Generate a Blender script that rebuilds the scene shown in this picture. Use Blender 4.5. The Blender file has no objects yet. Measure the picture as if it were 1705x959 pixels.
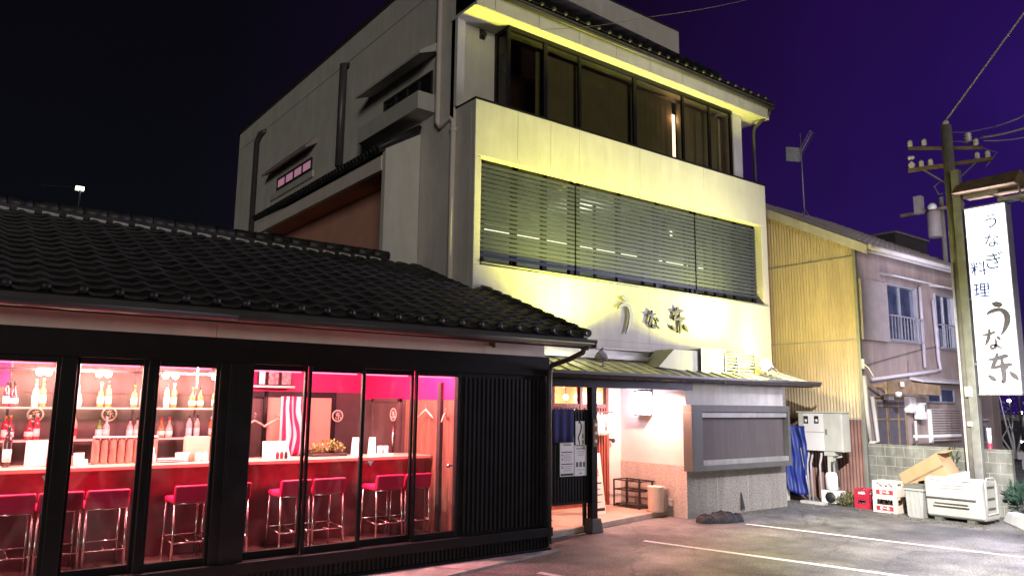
import bpy, bmesh, math, random
from mathutils import Vector, Matrix
random.seed(7)
S = bpy.context.scene
COL = S.collection
PI = math.pi
rad = math.radians

# ------------------------------------------------------------------ camera geometry (calibrated from the photograph's two vanishing points)
PW, PH = 1705.0, 959.0
FPX = 1253.138
EX = Vector((0.79704771, 0.1009673, 0.59541629))
EY = Vector((-0.6038252, 0.11610813, 0.78861526))
EZ = Vector((0.01049168, -0.98809135, 0.15351032))
CAM = Vector((0, 0, 2.0))
def U(px, py, axis, val):
    """world point where the sight line of a photo pixel meets the plane <axis> = val"""
    r = Vector((px - PW / 2, py - PH / 2, FPX))
    d = Vector((EX.dot(r), EY.dot(r), EZ.dot(r)))
    t = (val - CAM[axis]) / d[axis]
    return CAM + d * t
def UX(px, py, v): return U(px, py, 0, v)
def UY(px, py, v): return U(px, py, 1, v)
def UZ(px, py, v=0.0): return U(px, py, 2, v)

# ------------------------------------------------------------------ mesh builder
class MB:
    def __init__(s):
        s.v = []; s.f = []; s.mi = []; s.sm = []; s.m = 0
    def face(s, idx, smooth=False):
        s.f.append(idx); s.mi.append(s.m); s.sm.append(smooth)
    def poly(s, pts, smooth=False):
        b = len(s.v); s.v += [tuple(p) for p in pts]
        s.face(tuple(range(b, b + len(pts))), smooth); return s
    def box(s, x0, x1, y0, y1, z0, z1):
        if x0 > x1: x0, x1 = x1, x0
        if y0 > y1: y0, y1 = y1, y0
        if z0 > z1: z0, z1 = z1, z0
        return s.hexa([(x0,y0,z0),(x1,y0,z0),(x1,y1,z0),(x0,y1,z0),(x0,y0,z1),(x1,y0,z1),(x1,y1,z1),(x0,y1,z1)])
    def hexa(s, p):
        b = len(s.v); s.v += [tuple(q) for q in p]
        for q in ((0,3,2,1),(4,5,6,7),(0,1,5,4),(1,2,6,5),(2,3,7,6),(3,0,4,7)):
            s.face(tuple(b + i for i in q))
        return s
    def obox(s, c, size, rot):
        M = Matrix.Translation(Vector(c)) @ rot.to_4x4()
        a, b, d = size[0] / 2, size[1] / 2, size[2] / 2
        return s.hexa([M @ Vector(q) for q in ((-a,-b,-d),(a,-b,-d),(a,b,-d),(-a,b,-d),(-a,-b,d),(a,-b,d),(a,b,d),(-a,b,d))])
    def bar(s, a, b, w, h=None, up=(0, 0, 1)):
        a = Vector(a); b = Vector(b); h = h or w
        t = (b - a).normalized(); u = Vector(up)
        if abs(t.dot(u)) > .95: u = Vector((0, 1, 0)) if abs(t.y) < .9 else Vector((1, 0, 0))
        x = t.cross(u).normalized(); y = x.cross(t).normalized()
        x *= w / 2; y *= h / 2
        return s.hexa([a-x-y, a+x-y, a+x+y, a-x+y, b-x-y, b+x-y, b+x+y, b-x+y])
    def tube(s, pts, r, n=8, caps=True, close=False):
        pts = [Vector(p) for p in pts]; N = len(pts)
        rs = r if isinstance(r, (list, tuple)) else [r] * N
        b = len(s.v); prev = None
        for i, p in enumerate(pts):
            t = (pts[min(i + 1, N - 1)] - pts[max(i - 1, 0)])
            if t.length < 1e-9: t = Vector((0, 0, 1))
            t.normalize()
            if prev is None:
                u = Vector((0, 0, 1)) if abs(t.z) < .9 else Vector((1, 0, 0))
                x = t.cross(u).normalized()
            else:
                x = (prev - t * prev.dot(t)).normalized()
            prev = x; y = t.cross(x)
            for k in range(n):
                a = 2 * PI * k / n
                s.v.append(tuple(p + (x * math.cos(a) + y * math.sin(a)) * rs[i]))
        for i in range(N - 1):
            for k in range(n):
                k2 = (k + 1) % n
                s.face((b+i*n+k, b+i*n+k2, b+(i+1)*n+k2, b+(i+1)*n+k), True)
        if caps:
            s.face(tuple(b + k for k in range(n))[::-1]); s.face(tuple(b + (N-1)*n + k for k in range(n)))
        return s
    def lathe(s, prof, c=(0, 0, 0), n=14, M=None):
        b = len(s.v); c = Vector(c)
        for (r, z) in prof:
            for k in range(n):
                a = 2 * PI * k / n
                p = Vector((r * math.cos(a), r * math.sin(a), z))
                if M is not None: p = M @ p
                s.v.append(tuple(c + p))
        for i in range(len(prof) - 1):
            for k in range(n):
                k2 = (k + 1) % n
                s.face((b+i*n+k, b+i*n+k2, b+(i+1)*n+k2, b+(i+1)*n+k), True)
        if prof[0][0] > 1e-6: s.face(tuple(b + k for k in range(n))[::-1])
        if prof[-1][0] > 1e-6: s.face(tuple(b + (len(prof)-1)*n + k for k in range(n)))
        return s
    def ball(s, c, r, n=12, sz=1.0):
        return s.lathe([(max(1e-7, r * math.sin(PI * i / 8)), -r * sz * math.cos(PI * i / 8)) for i in range(9)], c, n)
    def prism(s, poly, o, ux, uy, depth):
        """polygon in the plane o + a*ux + b*uy pushed along ux x uy by depth"""
        o = Vector(o); ux = Vector(ux); uy = Vector(uy); nn = ux.cross(uy).normalized() * depth
        A = [o + ux * a + uy * b2 for a, b2 in poly]
        b = len(s.v); n = len(A)
        s.v += [tuple(p) for p in A] + [tuple(p + nn) for p in A]
        s.face(tuple(range(b, b + n))[::-1]); s.face(tuple(range(b + n, b + 2 * n)))
        for k in range(n):
            k2 = (k + 1) % n
            s.face((b + k, b + k2, b + n + k2, b + n + k))
        return s
    def grid(s, fn, nu, nv, smooth=True):
        b = len(s.v)
        for j in range(nv + 1):
            for i in range(nu + 1): s.v.append(tuple(fn(i / nu, j / nv)))
        for j in range(nv):
            for i in range(nu):
                a = b + j * (nu + 1) + i
                s.face((a, a + 1, a + nu + 2, a + nu + 1), smooth)
        return s
    def build(s, name, mats, parent=None, bevel=0.0, solid=0.0):
        me = bpy.data.meshes.new(name); me.from_pydata(s.v, [], s.f)
        for m in (mats if isinstance(mats, (list, tuple)) else [mats]): me.materials.append(m)
        me.polygons.foreach_set('material_index', s.mi)
        me.polygons.foreach_set('use_smooth', s.sm)
        me.update()
        o = bpy.data.objects.new(name, me); COL.objects.link(o)
        if parent is not None: setp(o, parent)
        if solid:
            q = o.modifiers.new('solid', 'SOLIDIFY'); q.thickness = solid; q.offset = 0
        if bevel:
            q = o.modifiers.new('bevel', 'BEVEL'); q.width = bevel; q.segments = 2; q.limit_method = 'ANGLE'; q.angle_limit = rad(40); q.harden_normals = False
        return o
def setp(o, parent):
    r = parent; L = Vector((0, 0, 0))
    while r is not None:
        L += r.location if r.type == 'EMPTY' else Vector((0, 0, 0)); r = r.parent
    o.parent = parent; o.matrix_parent_inverse = Matrix.Translation(-L) if parent.type == 'EMPTY' else Matrix.Identity(4)
def B(x0, x1, y0, y1, z0, z1): return MB().box(x0, x1, y0, y1, z0, z1)
def thing(name, label, cat, loc=(0, 0, 0), group=None):
    o = bpy.data.objects.new(name, None); COL.objects.link(o); o.location = loc
    o.empty_display_size = .2
    return tag(o, label, cat, group)
def tag(o, label=None, cat=None, group=None, kind=None):
    if label: o['label'] = label
    if cat: o['category'] = cat
    if group: o['group'] = group
    if kind: o['kind'] = kind
    return o
def struct(o): o['kind'] = 'structure'; return o
def copy_tree(o, parent=None):
    c = o.copy(); COL.objects.link(c)
    if parent is not None:
        inv = o.matrix_parent_inverse.copy(); c.parent = parent; c.matrix_parent_inverse = inv
    for ch in list(o.children): copy_tree(ch, c)
    return c

# ------------------------------------------------------------------ materials
def hx(r, g, b): return (r, g, b, 1)
def mat(name, col, rough=.6, metal=0, var=.18, scale=6.0, bump=0.0, bscale=60, spec=.5, col2=None, coord='Object', alpha=None, stain=0.0, sheen=0):
    m = bpy.data.materials.new(name); m.use_nodes = True
    nt = m.node_tree; N = nt.nodes; L = nt.links
    p = N['Principled BSDF']; p.inputs['Roughness'].default_value = rough; p.inputs['Metallic'].default_value = metal
    p.inputs['Specular IOR Level'].default_value = spec
    tc = N.new('ShaderNodeTexCoord')
    nz = N.new('ShaderNodeTexNoise'); nz.inputs['Scale'].default_value = scale; nz.inputs['Detail'].default_value = 6
    L.new(tc.outputs[coord], nz.inputs['Vector'])
    cr = N.new('ShaderNodeValToRGB'); cr.color_ramp.elements[0].position = .3; cr.color_ramp.elements[1].position = .7
    c2 = col2 or tuple(c * (1 - var) for c in col)
    cr.color_ramp.elements[0].color = (*c2, 1); cr.color_ramp.elements[1].color = (*[min(1, c * (1 + var * .5)) for c in col], 1)
    L.new(nz.outputs['Fac'], cr.inputs['Fac'])
    out = cr.outputs['Color']
    if stain:
        mp = N.new('ShaderNodeMapping'); mp.inputs['Scale'].default_value = (2.3, 2.3, .35)
        L.new(tc.outputs[coord], mp.inputs['Vector'])
        n3 = N.new('ShaderNodeTexNoise'); n3.inputs['Scale'].default_value = 2.2; n3.inputs['Detail'].default_value = 8; n3.inputs['Roughness'].default_value = .7
        L.new(mp.outputs['Vector'], n3.inputs['Vector'])
        r3 = N.new('ShaderNodeValToRGB'); r3.color_ramp.elements[0].position = .42; r3.color_ramp.elements[1].position = .68
        r3.color_ramp.elements[0].color = (1 - stain, 1 - stain, 1 - stain * 1.05, 1); r3.color_ramp.elements[1].color = (1, 1, 1, 1)
        L.new(n3.outputs['Fac'], r3.inputs['Fac'])
        mx = N.new('ShaderNodeMix'); mx.data_type = 'RGBA'; mx.blend_type = 'MULTIPLY'; mx.inputs['Factor'].default_value = 1
        L.new(out, mx.inputs['A']); L.new(r3.outputs['Color'], mx.inputs['B']); out = mx.outputs['Result']
    L.new(out, p.inputs['Base Color'])
    if bump:
        n2 = N.new('ShaderNodeTexNoise'); n2.inputs['Scale'].default_value = bscale; n2.inputs['Detail'].default_value = 4
        L.new(tc.outputs[coord], n2.inputs['Vector'])
        bp = N.new('ShaderNodeBump'); bp.inputs['Strength'].default_value = bump; bp.inputs['Distance'].default_value = .02
        L.new(n2.outputs['Fac'], bp.inputs['Height']); L.new(bp.outputs['Normal'], p.inputs['Normal'])
    # roughness breakup
    mr = N.new('ShaderNodeMapRange'); mr.inputs['To Min'].default_value = max(.02, rough - .08); mr.inputs['To Max'].default_value = min(1, rough + .1)
    L.new(nz.outputs['Fac'], mr.inputs['Value']); L.new(mr.outputs['Result'], p.inputs['Roughness'])
    return m
def emit(name, col, st):
    m = bpy.data.materials.new(name); m.use_nodes = True
    N = m.node_tree.nodes; L = m.node_tree.links
    N.remove(N['Principled BSDF'])
    e = N.new('ShaderNodeEmission'); e.inputs['Color'].default_value = (*col, 1); e.inputs['Strength'].default_value = st
    L.new(e.outputs[0], N['Material Output'].inputs['Surface'])
    return m
def thin_glass(name, tint=(.95, .95, .95), rough=.02, base=.04):
    m = bpy.data.materials.new(name); m.use_nodes = True
    N = m.node_tree.nodes; L = m.node_tree.links
    N.remove(N['Principled BSDF'])
    t = N.new('ShaderNodeBsdfTransparent'); t.inputs['Color'].default_value = (*tint, 1)
    g = N.new('ShaderNodeBsdfGlossy'); g.inputs['Roughness'].default_value = rough; g.inputs['Color'].default_value = (.9, .9, .9, 1)
    fr = N.new('ShaderNodeFresnel'); fr.inputs['IOR'].default_value = 1.45
    mx = N.new('ShaderNodeMixShader')
    L.new(fr.outputs[0], mx.inputs['Fac']); L.new(t.outputs[0], mx.inputs[1]); L.new(g.outputs[0], mx.inputs[2])
    L.new(mx.outputs[0], N['Material Output'].inputs['Surface'])
    return m
def asphalt_mat():
    m = bpy.data.materials.new('asphalt'); m.use_nodes = True
    N = m.node_tree.nodes; L = m.node_tree.links; p = N['Principled BSDF']
    tc = N.new('ShaderNodeTexCoord')
    def noise(sc, det=6, ro=.55):
        n = N.new('ShaderNodeTexNoise'); n.inputs['Scale'].default_value = sc; n.inputs['Detail'].default_value = det; n.inputs['Roughness'].default_value = ro
        L.new(tc.outputs['Object'], n.inputs['Vector']); return n
    def ramp(n, a, ca, b, cb):
        r = N.new('ShaderNodeValToRGB'); r.color_ramp.elements[0].position = a; r.color_ramp.elements[1].position = b
        r.color_ramp.elements[0].color = (*ca, 1); r.color_ramp.elements[1].color = (*cb, 1); L.new(n.outputs['Fac'], r.inputs['Fac']); return r
    def mul(a, b):
        x = N.new('ShaderNodeMix'); x.data_type = 'RGBA'; x.blend_type = 'MULTIPLY'; x.inputs['Factor'].default_value = 1
        L.new(a, x.inputs['A']); L.new(b, x.inputs['B']); return x.outputs['Result']
    a = ramp(noise(34, 6, .75), .38, (.07, .069, .07), .68, (.38, .372, .365))
    b = ramp(noise(.55, 7, .62), .4, (.42, .42, .44), .6, (1.15, 1.12, 1.08))
    c = ramp(noise(2.6, 8, .7), .35, (.62, .62, .62), .65, (1.1, 1.1, 1.1))
    vo = N.new('ShaderNodeTexVoronoi'); vo.inputs['Scale'].default_value = 75; L.new(tc.outputs['Object'], vo.inputs['Vector'])
    rv = N.new('ShaderNodeValToRGB'); rv.color_ramp.elements[0].position = .0; rv.color_ramp.elements[1].position = .25
    rv.color_ramp.elements[0].color = (1.5, 1.5, 1.5, 1); rv.color_ramp.elements[1].color = (.9, .9, .9, 1); L.new(vo.outputs['Distance'], rv.inputs['Fac'])
    nw = N.new('ShaderNodeTexNoise'); nw.inputs['Scale'].default_value = 3; nw.inputs['Detail'].default_value = 6; L.new(tc.outputs['Object'], nw.inputs['Vector'])
    vm = N.new('ShaderNodeMix'); vm.data_type = 'RGBA'; vm.inputs['Factor'].default_value = .25; L.new(tc.outputs['Object'], vm.inputs['A']); L.new(nw.outputs['Color'], vm.inputs['B'])
    vc = N.new('ShaderNodeTexVoronoi'); vc.feature = 'DISTANCE_TO_EDGE'; vc.inputs['Scale'].default_value = .55; L.new(vm.outputs['Result'], vc.inputs['Vector'])
    rc = N.new('ShaderNodeValToRGB'); rc.color_ramp.elements[0].position = .003; rc.color_ramp.elements[1].position = .009
    rc.color_ramp.elements[0].color = (.55, .55, .55, 1); rc.color_ramp.elements[1].color = (1, 1, 1, 1); L.new(vc.outputs['Distance'], rc.inputs['Fac'])
    a2 = mul(a.outputs[0], rc.outputs[0])
    L.new(mul(mul(mul(a2, b.outputs[0]), c.outputs[0]), rv.outputs[0]), p.inputs['Base Color'])
    rr = ramp(noise(.8, 5), .35, (.5, .5, .5), .7, (.85, .85, .85)); L.new(rr.outputs[0], p.inputs['Roughness'])
    bp = N.new('ShaderNodeBump'); bp.inputs['Strength'].default_value = .5; bp.inputs['Distance'].default_value = .012
    nb = noise(120, 4); L.new(nb.outputs['Fac'], bp.inputs['Height']); L.new(bp.outputs['Normal'], p.inputs['Normal'])
    return m
def wood_mat(name, c1, c2, scale=(3, 3, 30), rough=.5, axis='Z'):
    m = bpy.data.materials.new(name); m.use_nodes = True
    N = m.node_tree.nodes; L = m.node_tree.links; p = N['Principled BSDF']; p.inputs['Roughness'].default_value = rough
    tc = N.new('ShaderNodeTexCoord'); mp = N.new('ShaderNodeMapping')
    mp.inputs['Scale'].default_value = {'Z': (14, 14, 1.0), 'X': (1.0, 14, 14), 'Y': (14, 1.0, 14)}[axis]
    L.new(tc.outputs['Object'], mp.inputs['Vector'])
    n = N.new('ShaderNodeTexNoise'); n.inputs['Scale'].default_value = 1.6; n.inputs['Detail'].default_value = 9; n.inputs['Distortion'].default_value = .6
    L.new(mp.outputs[0], n.inputs['Vector'])
    r = N.new('ShaderNodeValToRGB'); r.color_ramp.elements[0].position = .35; r.color_ramp.elements[1].position = .68
    r.color_ramp.elements[0].color = (*c1, 1); r.color_ramp.elements[1].color = (*c2, 1)
    L.new(n.outputs['Fac'], r.inputs['Fac']); L.new(r.outputs[0], p.inputs['Base Color'])
    return m
def block_mat():
    m = mat('concrete_block', (.3, .3, .27), .9, var=.35, scale=3, bump=.4, bscale=50, stain=.45)
    return m

M = {}
M['asphalt'] = asphalt_mat()
M['line'] = mat('road_paint', (.78, .78, .76), .6, var=.3, scale=22, bump=.3, bscale=90)
M['concrete'] = mat('concrete', (.48, .45, .42), .85, var=.3, scale=5, bump=.3, bscale=70, stain=.25)
M['facade'] = mat('facade_render', (.66, .64, .58), .8, var=.06, scale=2.5, bump=.35, bscale=55, stain=.12)
M['side'] = mat('side_render', (.66, .63, .57), .85, var=.1, scale=2, bump=.3, bscale=40, stain=.12)
M['pinkwall'] = mat('lower_render', (.66, .6, .57), .8, var=.06, scale=4, bump=.25, bscale=80)
M['stone'] = mat('speckled_stone', (.36, .33, .3), .85, col2=(.14, .13, .12), var=.35, scale=38, bump=.5, bscale=110, stain=.25)
M['greywall'] = mat('grey_render', (.62, .61, .57), .85, var=.12, scale=4, bump=.3, bscale=60, stain=.18)
M['tile'] = mat('roof_tile', (.05, .048, .047), .5, col2=(.014, .013, .014), scale=5, bump=.15, bscale=60, stain=.5)
M['mortar'] = mat('roof_mortar', (.5, .48, .44), .9, var=.3, scale=12, bump=.3)
M['black'] = mat('black_cladding', (.017, .016, .017), .5, var=.3, scale=4, stain=.15, spec=.2)
M['blackframe'] = mat('black_aluminium', (.009, .0085, .009), .42, spec=.25, metal=.0, var=.2, scale=8)
M['gutter'] = mat('dark_gutter', (.06, .055, .055), .4, var=.2, scale=3)
M['soffit'] = mat('cream_board', (.78, .7, .63), .7, var=.08, scale=2, stain=.1)
M['white'] = mat('white_paint', (.74, .72, .68), .6, var=.06, scale=5)
M['fascia'] = mat('fascia_board', (.55, .53, .48), .7, var=.1, scale=3, bump=.1, stain=.1)
M['glass'] = thin_glass('clear_glass', (.96, .95, .95))
def smear(m):                        # faint dust and wipe marks on the panes
    N = m.node_tree.nodes; L = m.node_tree.links; out = N['Material Output']; src = out.inputs['Surface'].links[0].from_socket
    tc = N.new('ShaderNodeTexCoord'); mp = N.new('ShaderNodeMapping'); mp.inputs['Scale'].default_value = (1.2, 1, .5); mp.inputs['Rotation'].default_value = (0, .5, 0); L.new(tc.outputs['Object'], mp.inputs[0])
    n = N.new('ShaderNodeTexNoise'); n.inputs['Scale'].default_value = 2.6; n.inputs['Detail'].default_value = 8; n.inputs['Distortion'].default_value = 1.2; L.new(mp.outputs[0], n.inputs['Vector'])
    mr = N.new('ShaderNodeMapRange'); mr.inputs['From Min'].default_value = .48; mr.inputs['From Max'].default_value = .75; mr.inputs['To Min'].default_value = .002; mr.inputs['To Max'].default_value = .03; L.new(n.outputs['Fac'], mr.inputs['Value'])
    d = N.new('ShaderNodeBsdfTranslucent'); d.inputs['Color'].default_value = (.8, .78, .76, 1)
    mx = N.new('ShaderNodeMixShader'); L.new(mr.outputs['Result'], mx.inputs['Fac']); L.new(src, mx.inputs[1]); L.new(d.outputs[0], mx.inputs[2]); L.new(mx.outputs[0], out.inputs['Surface'])
smear(M['glass'])
M['bronze'] = thin_glass('bronze_glass', (.5, .47, .34), .03)
M['darkglass'] = mat('dark_window_glass', (.012, .012, .014), .08, var=.1, scale=3, spec=.7)
M['blueglass'] = mat('window_glass', (.05, .06, .1), .1, var=.5, scale=2.5, spec=.8)
M['slat'] = mat('louvre_metal', (.06, .07, .09), .5, metal=.3, var=.1, scale=3)
M['darkmetal'] = mat('dark_metal', (.05, .048, .048), .45, metal=.4, var=.2, scale=8)
M['steel'] = mat('painted_steel', (.34, .34, .33), .5, metal=.3, var=.2, scale=6, stain=.2)
M['zinc'] = mat('zinc_sheet', (.3, .3, .27), .5, metal=.3, var=.15, scale=3, stain=.15)
M['chrome'] = mat('chrome_leg', (.72, .68, .66), .2, metal=1, var=.05, scale=5)
M['redseat'] = mat('red_vinyl', (.74, .012, .1), .4, var=.12, scale=8, bump=.1, bscale=90)
M['magenta'] = mat('magenta_wall', (.62, .008, .13), .55, var=.06, scale=3)
M['darkwall'] = mat('dark_bar_wall', (.10, .065, .06), .45, var=.3, scale=3)
M['peach'] = mat('peach_wall', (.72, .4, .28), .6, var=.05, scale=3)
M['floor'] = wood_mat('bar_floor', (.09, .055, .045), (.17, .1, .085), rough=.25, axis='X')
M['wood'] = wood_mat('wall_wood', (.13, .065, .04), (.26, .14, .09), rough=.5)
M['counterwood'] = wood_mat('counter_top_wood', (.5, .3, .22), (.66, .45, .34), rough=.25, axis='X')
M['counterred'] = mat('counter_front', (.19, .035, .048), .35, var=.35, scale=7)
M['ivory'] = mat('ivory_paper', (.8, .76, .7), .7, var=.05)
M['paper'] = mat('white_paper', (.82, .81, .8), .75, var=.04, scale=15)
M['ink'] = mat('black_ink', (.02, .02, .022), .6, var=.1)
M['redink'] = mat('red_ink', (.5, .02, .03), .6, var=.1)
M['blueink'] = mat('blue_sign_vinyl', (.03, .08, .55), .5, var=.1)
M['tealink'] = mat('teal_sign_vinyl', (.015, .16, .4), .5, var=.1)
M['greyink'] = mat('grey_sign_vinyl', (.13, .115, .13), .6, var=.15, scale=5)
M['navy'] = mat('navy_cloth', (.03, .03, .12), .9, var=.2, scale=30)
M['cloth'] = mat('white_cloth', (.78, .75, .74), .9, var=.05, scale=20)
M['lattice'] = wood_mat('door_wood', (.2, .05, .035), (.33, .1, .07))
M['tilepave'] = mat('entrance_tile', (.42, .33, .26), .5, var=.25, scale=4, bump=.1)
M['yellow'] = mat('ochre_corrugated', (.66, .53, .34), .6, var=.12, scale=1.5, stain=.22)
M['redbrown'] = mat('red_lit_corrugated', (.3, .15, .12), .7, var=.3, scale=2.5, stain=.35)  # lower sheets: the light's shift from yellow to red put into the colour
M['house'] = mat('mauve_mortar', (.36, .28, .25), .9, var=.15, scale=2.5, bump=.5, bscale=90, stain=.25)
M['housetrim'] = mat('pale_trim', (.55, .52, .5), .6, var=.12, scale=4, stain=.15)
M['alu'] = mat('aluminium', (.55, .55, .58), .4, metal=.6, var=.1)
M['pipe'] = mat('grey_pvc', (.45, .42, .45), .5, var=.12, scale=5)
M['shutter'] = mat('shutter_board', (.33, .28, .26), .6, var=.15, scale=5)
M['brownboard'] = mat('weathered_board', (.28, .19, .11), .8, var=.3, scale=6, stain=.3)
M['block'] = block_mat()
M['cardboard'] = mat('cardboard', (.42, .26, .14), .85, var=.1, scale=5)
M['cream'] = mat('cream_plastic', (.72, .6, .5), .45, var=.08, scale=4)
M['redplastic'] = mat('red_plastic', (.42, .02, .045), .4, var=.15, scale=6)
M['redband'] = mat('red_label_band', (.5, .03, .05), .5, var=.12, scale=9)
M['bingrey'] = mat('grey_plastic_bin', (.4, .4, .38), .5, var=.12, scale=5, stain=.15)
M['stockgrey'] = mat('storage_box_plastic', (.46, .45, .42), .5, var=.1, scale=3, stain=.12)
M['lid'] = mat('dark_bin_lid', (.1, .1, .09), .6, var=.2)
M['tarp'] = mat('blue_tarpaulin', (.008, .022, .18), .5, var=.25, scale=5)
M['cabinet'] = mat('cabinet_enamel', (.5, .5, .44), .5, var=.08, scale=3, stain=.15)
M['cabinetwhite'] = mat('meter_panel', (.66, .64, .62), .45, var=.06, scale=3)
M['blackbag'] = mat('black_netting', (.02, .02, .024), .7, var=.4, scale=30, bump=.8, bscale=60)
M['pole'] = mat('concrete_pole', (.3, .28, .24), .85, var=.2, scale=6, stain=.25)
M['porcelain'] = mat('porcelain', (.75, .72, .68), .2, var=.1)
M['wire'] = mat('cable', (.05, .045, .06), .6, var=.1)
M['palewire'] = mat('pale_cable', (.3, .27, .36), .6, var=.1)
M['leaf'] = mat('plant_leaf', (.06, .1, .035), .6, var=.5, scale=14)
M['palewood'] = wood_mat('hanger_wood', (.6, .45, .34), (.75, .6, .48))
M['foam'] = mat('white_foam', (.85, .83, .8), .8, var=.04)
M['white_stone'] = mat('white_kerb_stone', (.66, .66, .63), .8, var=.1, scale=6, bump=.2, stain=.15)
M['emblem'] = mat('ivory_emblem', (.8, .66, .52), .5, var=.05)
M['tablegrey'] = mat('display_screen', (.1, .085, .085), .7, var=.12, scale=90, stain=.25)
M['displayframe'] = mat('display_frame', (.1, .1, .095), .55, var=.12, scale=4, stain=.15)
M['granite'] = mat('post_base_stone', (.12, .11, .1), .8, var=.3, scale=40, bump=.4)
M['galv'] = mat('galvanised', (.38, .37, .4), .5, metal=.5, var=.15)
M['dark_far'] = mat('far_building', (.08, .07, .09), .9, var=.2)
M['plate'] = mat('white_china', (.82, .8, .78), .2, var=.04)
# light-givers
M['bulb'] = emit('lamp_bulb', (1, .72, .5), 60)
M['sign'] = emit('sign_face', (.94, .93, 1), 1.1)
M['flood'] = emit('flood_face', (1, 1, .72), 60)
M['lantern'] = emit('lantern_face', (1, .9, .98), 9)
M['spot'] = emit('downlight_face', (1, .88, .8), 30)
M['globe'] = emit('globe_lamp', (1, .85, .6), 8)
M['redled'] = emit('red_led', (1, .12, .22), 1.6)
M['pinkwin'] = emit('lit_curtain', (1, .45, .62), .1)
M['tubelight'] = emit('tube_light', (1, 1, .7), .7)
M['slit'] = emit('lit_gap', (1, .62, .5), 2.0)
M['farlamp'] = emit('far_lamp', (.9, .9, 1), 8)
# ------------------------------------------------------------------ writing
DG = None
def text_mb(mb_name, s, size, material, o, ux, uy, parent=None, extrude=.004, bold=0.0, align='CENTER', spacing=1.0):
    cu = bpy.data.curves.new(mb_name, 'FONT'); cu.body = s; cu.size = size; cu.extrude = extrude; cu.offset = bold
    cu.align_x = align; cu.align_y = 'CENTER'; cu.space_line = spacing
    t = bpy.data.objects.new('tmp_text', cu); COL.objects.link(t)
    bpy.context.view_layer.update()
    me = bpy.data.meshes.new_from_object(t.evaluated_get(bpy.context.evaluated_depsgraph_get()))
    bpy.data.objects.remove(t); bpy.data.curves.remove(cu)
    ux = Vector(ux); uy = Vector(uy); uz = ux.cross(uy)
    R = Matrix((ux, uy, uz)).transposed().to_4x4(); R.translation = Vector(o)
    me.transform(R); me.materials.clear(); me.materials.append(material); me.name = mb_name
    ob = bpy.data.objects.new(mb_name, me); COL.objects.link(ob)
    if parent is not None: setp(ob, parent)
    return ob
def catmull(pts, n=7):
    P = [pts[0]] + list(pts) + [pts[-1]]; out = []
    for i in range(1, len(P) - 2):
        for k in range(n):
            t = k / n
            out.append(tuple(.5 * ((2 * P[i][j]) + (-P[i-1][j] + P[i+1][j]) * t + (2*P[i-1][j] - 5*P[i][j] + 4*P[i+1][j] - P[i+2][j]) * t*t + (-P[i-1][j] + 3*P[i][j] - 3*P[i+1][j] + P[i+2][j]) * t**3) for j in range(3)))
    out.append(tuple(pts[-1])); return out
def brush(mb, strokes, o, ux, uy, w, h, depth):
    """brush-written strokes: each a list of (x, y, width) in a unit box"""
    o = Vector(o); ux = Vector(ux); uy = Vector(uy)
    nn = ux.cross(uy).normalized()
    for si, st in enumerate(strokes):
        c = catmull(st, 7); n = len(c); Lf = []; Rt = []
        for i, (x, y, wd) in enumerate(c):
            a = c[max(i-1, 0)]; b = c[min(i+1, n-1)]
            tx, ty = (b[0]-a[0]) * w, (b[1]-a[1]) * h; l = math.hypot(tx, ty) or 1
            nx, ny = -ty / l, tx / l
            hw = wd * w / 2
            P = o + ux * (x * w) + uy * (y * h)
            Lf.append(P + (ux * nx + uy * ny) * hw); Rt.append(P - (ux * nx + uy * ny) * hw)
        off = nn * (si * .0012)
        d = nn * depth + off
        b0 = len(mb.v)
        for i in range(n): mb.v += [tuple(Lf[i]), tuple(Rt[i]), tuple(Lf[i] + d), tuple(Rt[i] + d)]
        for i in range(n - 1):
            q = b0 + i * 4; r = q + 4
            mb.face((q+2, q+3, r+3, r+2)); mb.face((q, q+2, r+2, r)); mb.face((q+3, q+1, r+1, r+3)); mb.face((q+1, q, r, r+1))
        mb.face((b0, b0+1, b0+3, b0+2)); q = b0 + (n-1) * 4; mb.face((q, q+2, q+3, q+1))
    return mb
GL_U = [[(.32,.93,.03),(.45,.9,.17),(.62,.86,.15),(.68,.84,.03)], [(.12,.62,.05),(.3,.7,.12),(.58,.73,.12),(.78,.6,.17),(.8,.38,.17),(.66,.12,.1),(.52,-.02,.02)]]
GL_NA = [[(.05,.7,.04),(.3,.72,.12),(.62,.8,.1),(.7,.84,.03)], [(.4,.98,.08),(.38,.7,.13),(.28,.42,.14),(.14,.2,.04)],
         [(.72,.6,.05),(.82,.52,.13),(.9,.4,.04)], [(.66,.5,.05),(.68,.26,.11),(.6,.08,.12),(.44,.04,.1),(.42,.16,.08),(.6,.2,.1),(.84,.08,.08),(.94,.0,.03)]]
GL_HI = [[(.12,.78,.04),(.4,.8,.11),(.7,.88,.12),(.82,.86,.04)], [(.46,1.0,.06),(.4,.8,.11),(.3,.6,.11),(.24,.46,.08)], [(.22,.48,.06),(.5,.54,.1),(.82,.6,.1),(.9,.55,.05)],
         [(.58,.84,.06),(.6,.5,.13),(.62,.2,.12),(.58,.02,.1),(.5,.06,.03)], [(.78,.62,.06),(.72,.5,.08),(.6,.4,.05)], [(.1,.26,.05),(.22,.16,.13),(.34,.06,.06)], [(.8,.36,.05),(.94,.22,.14),(1.06,.08,.05)]]

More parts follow.
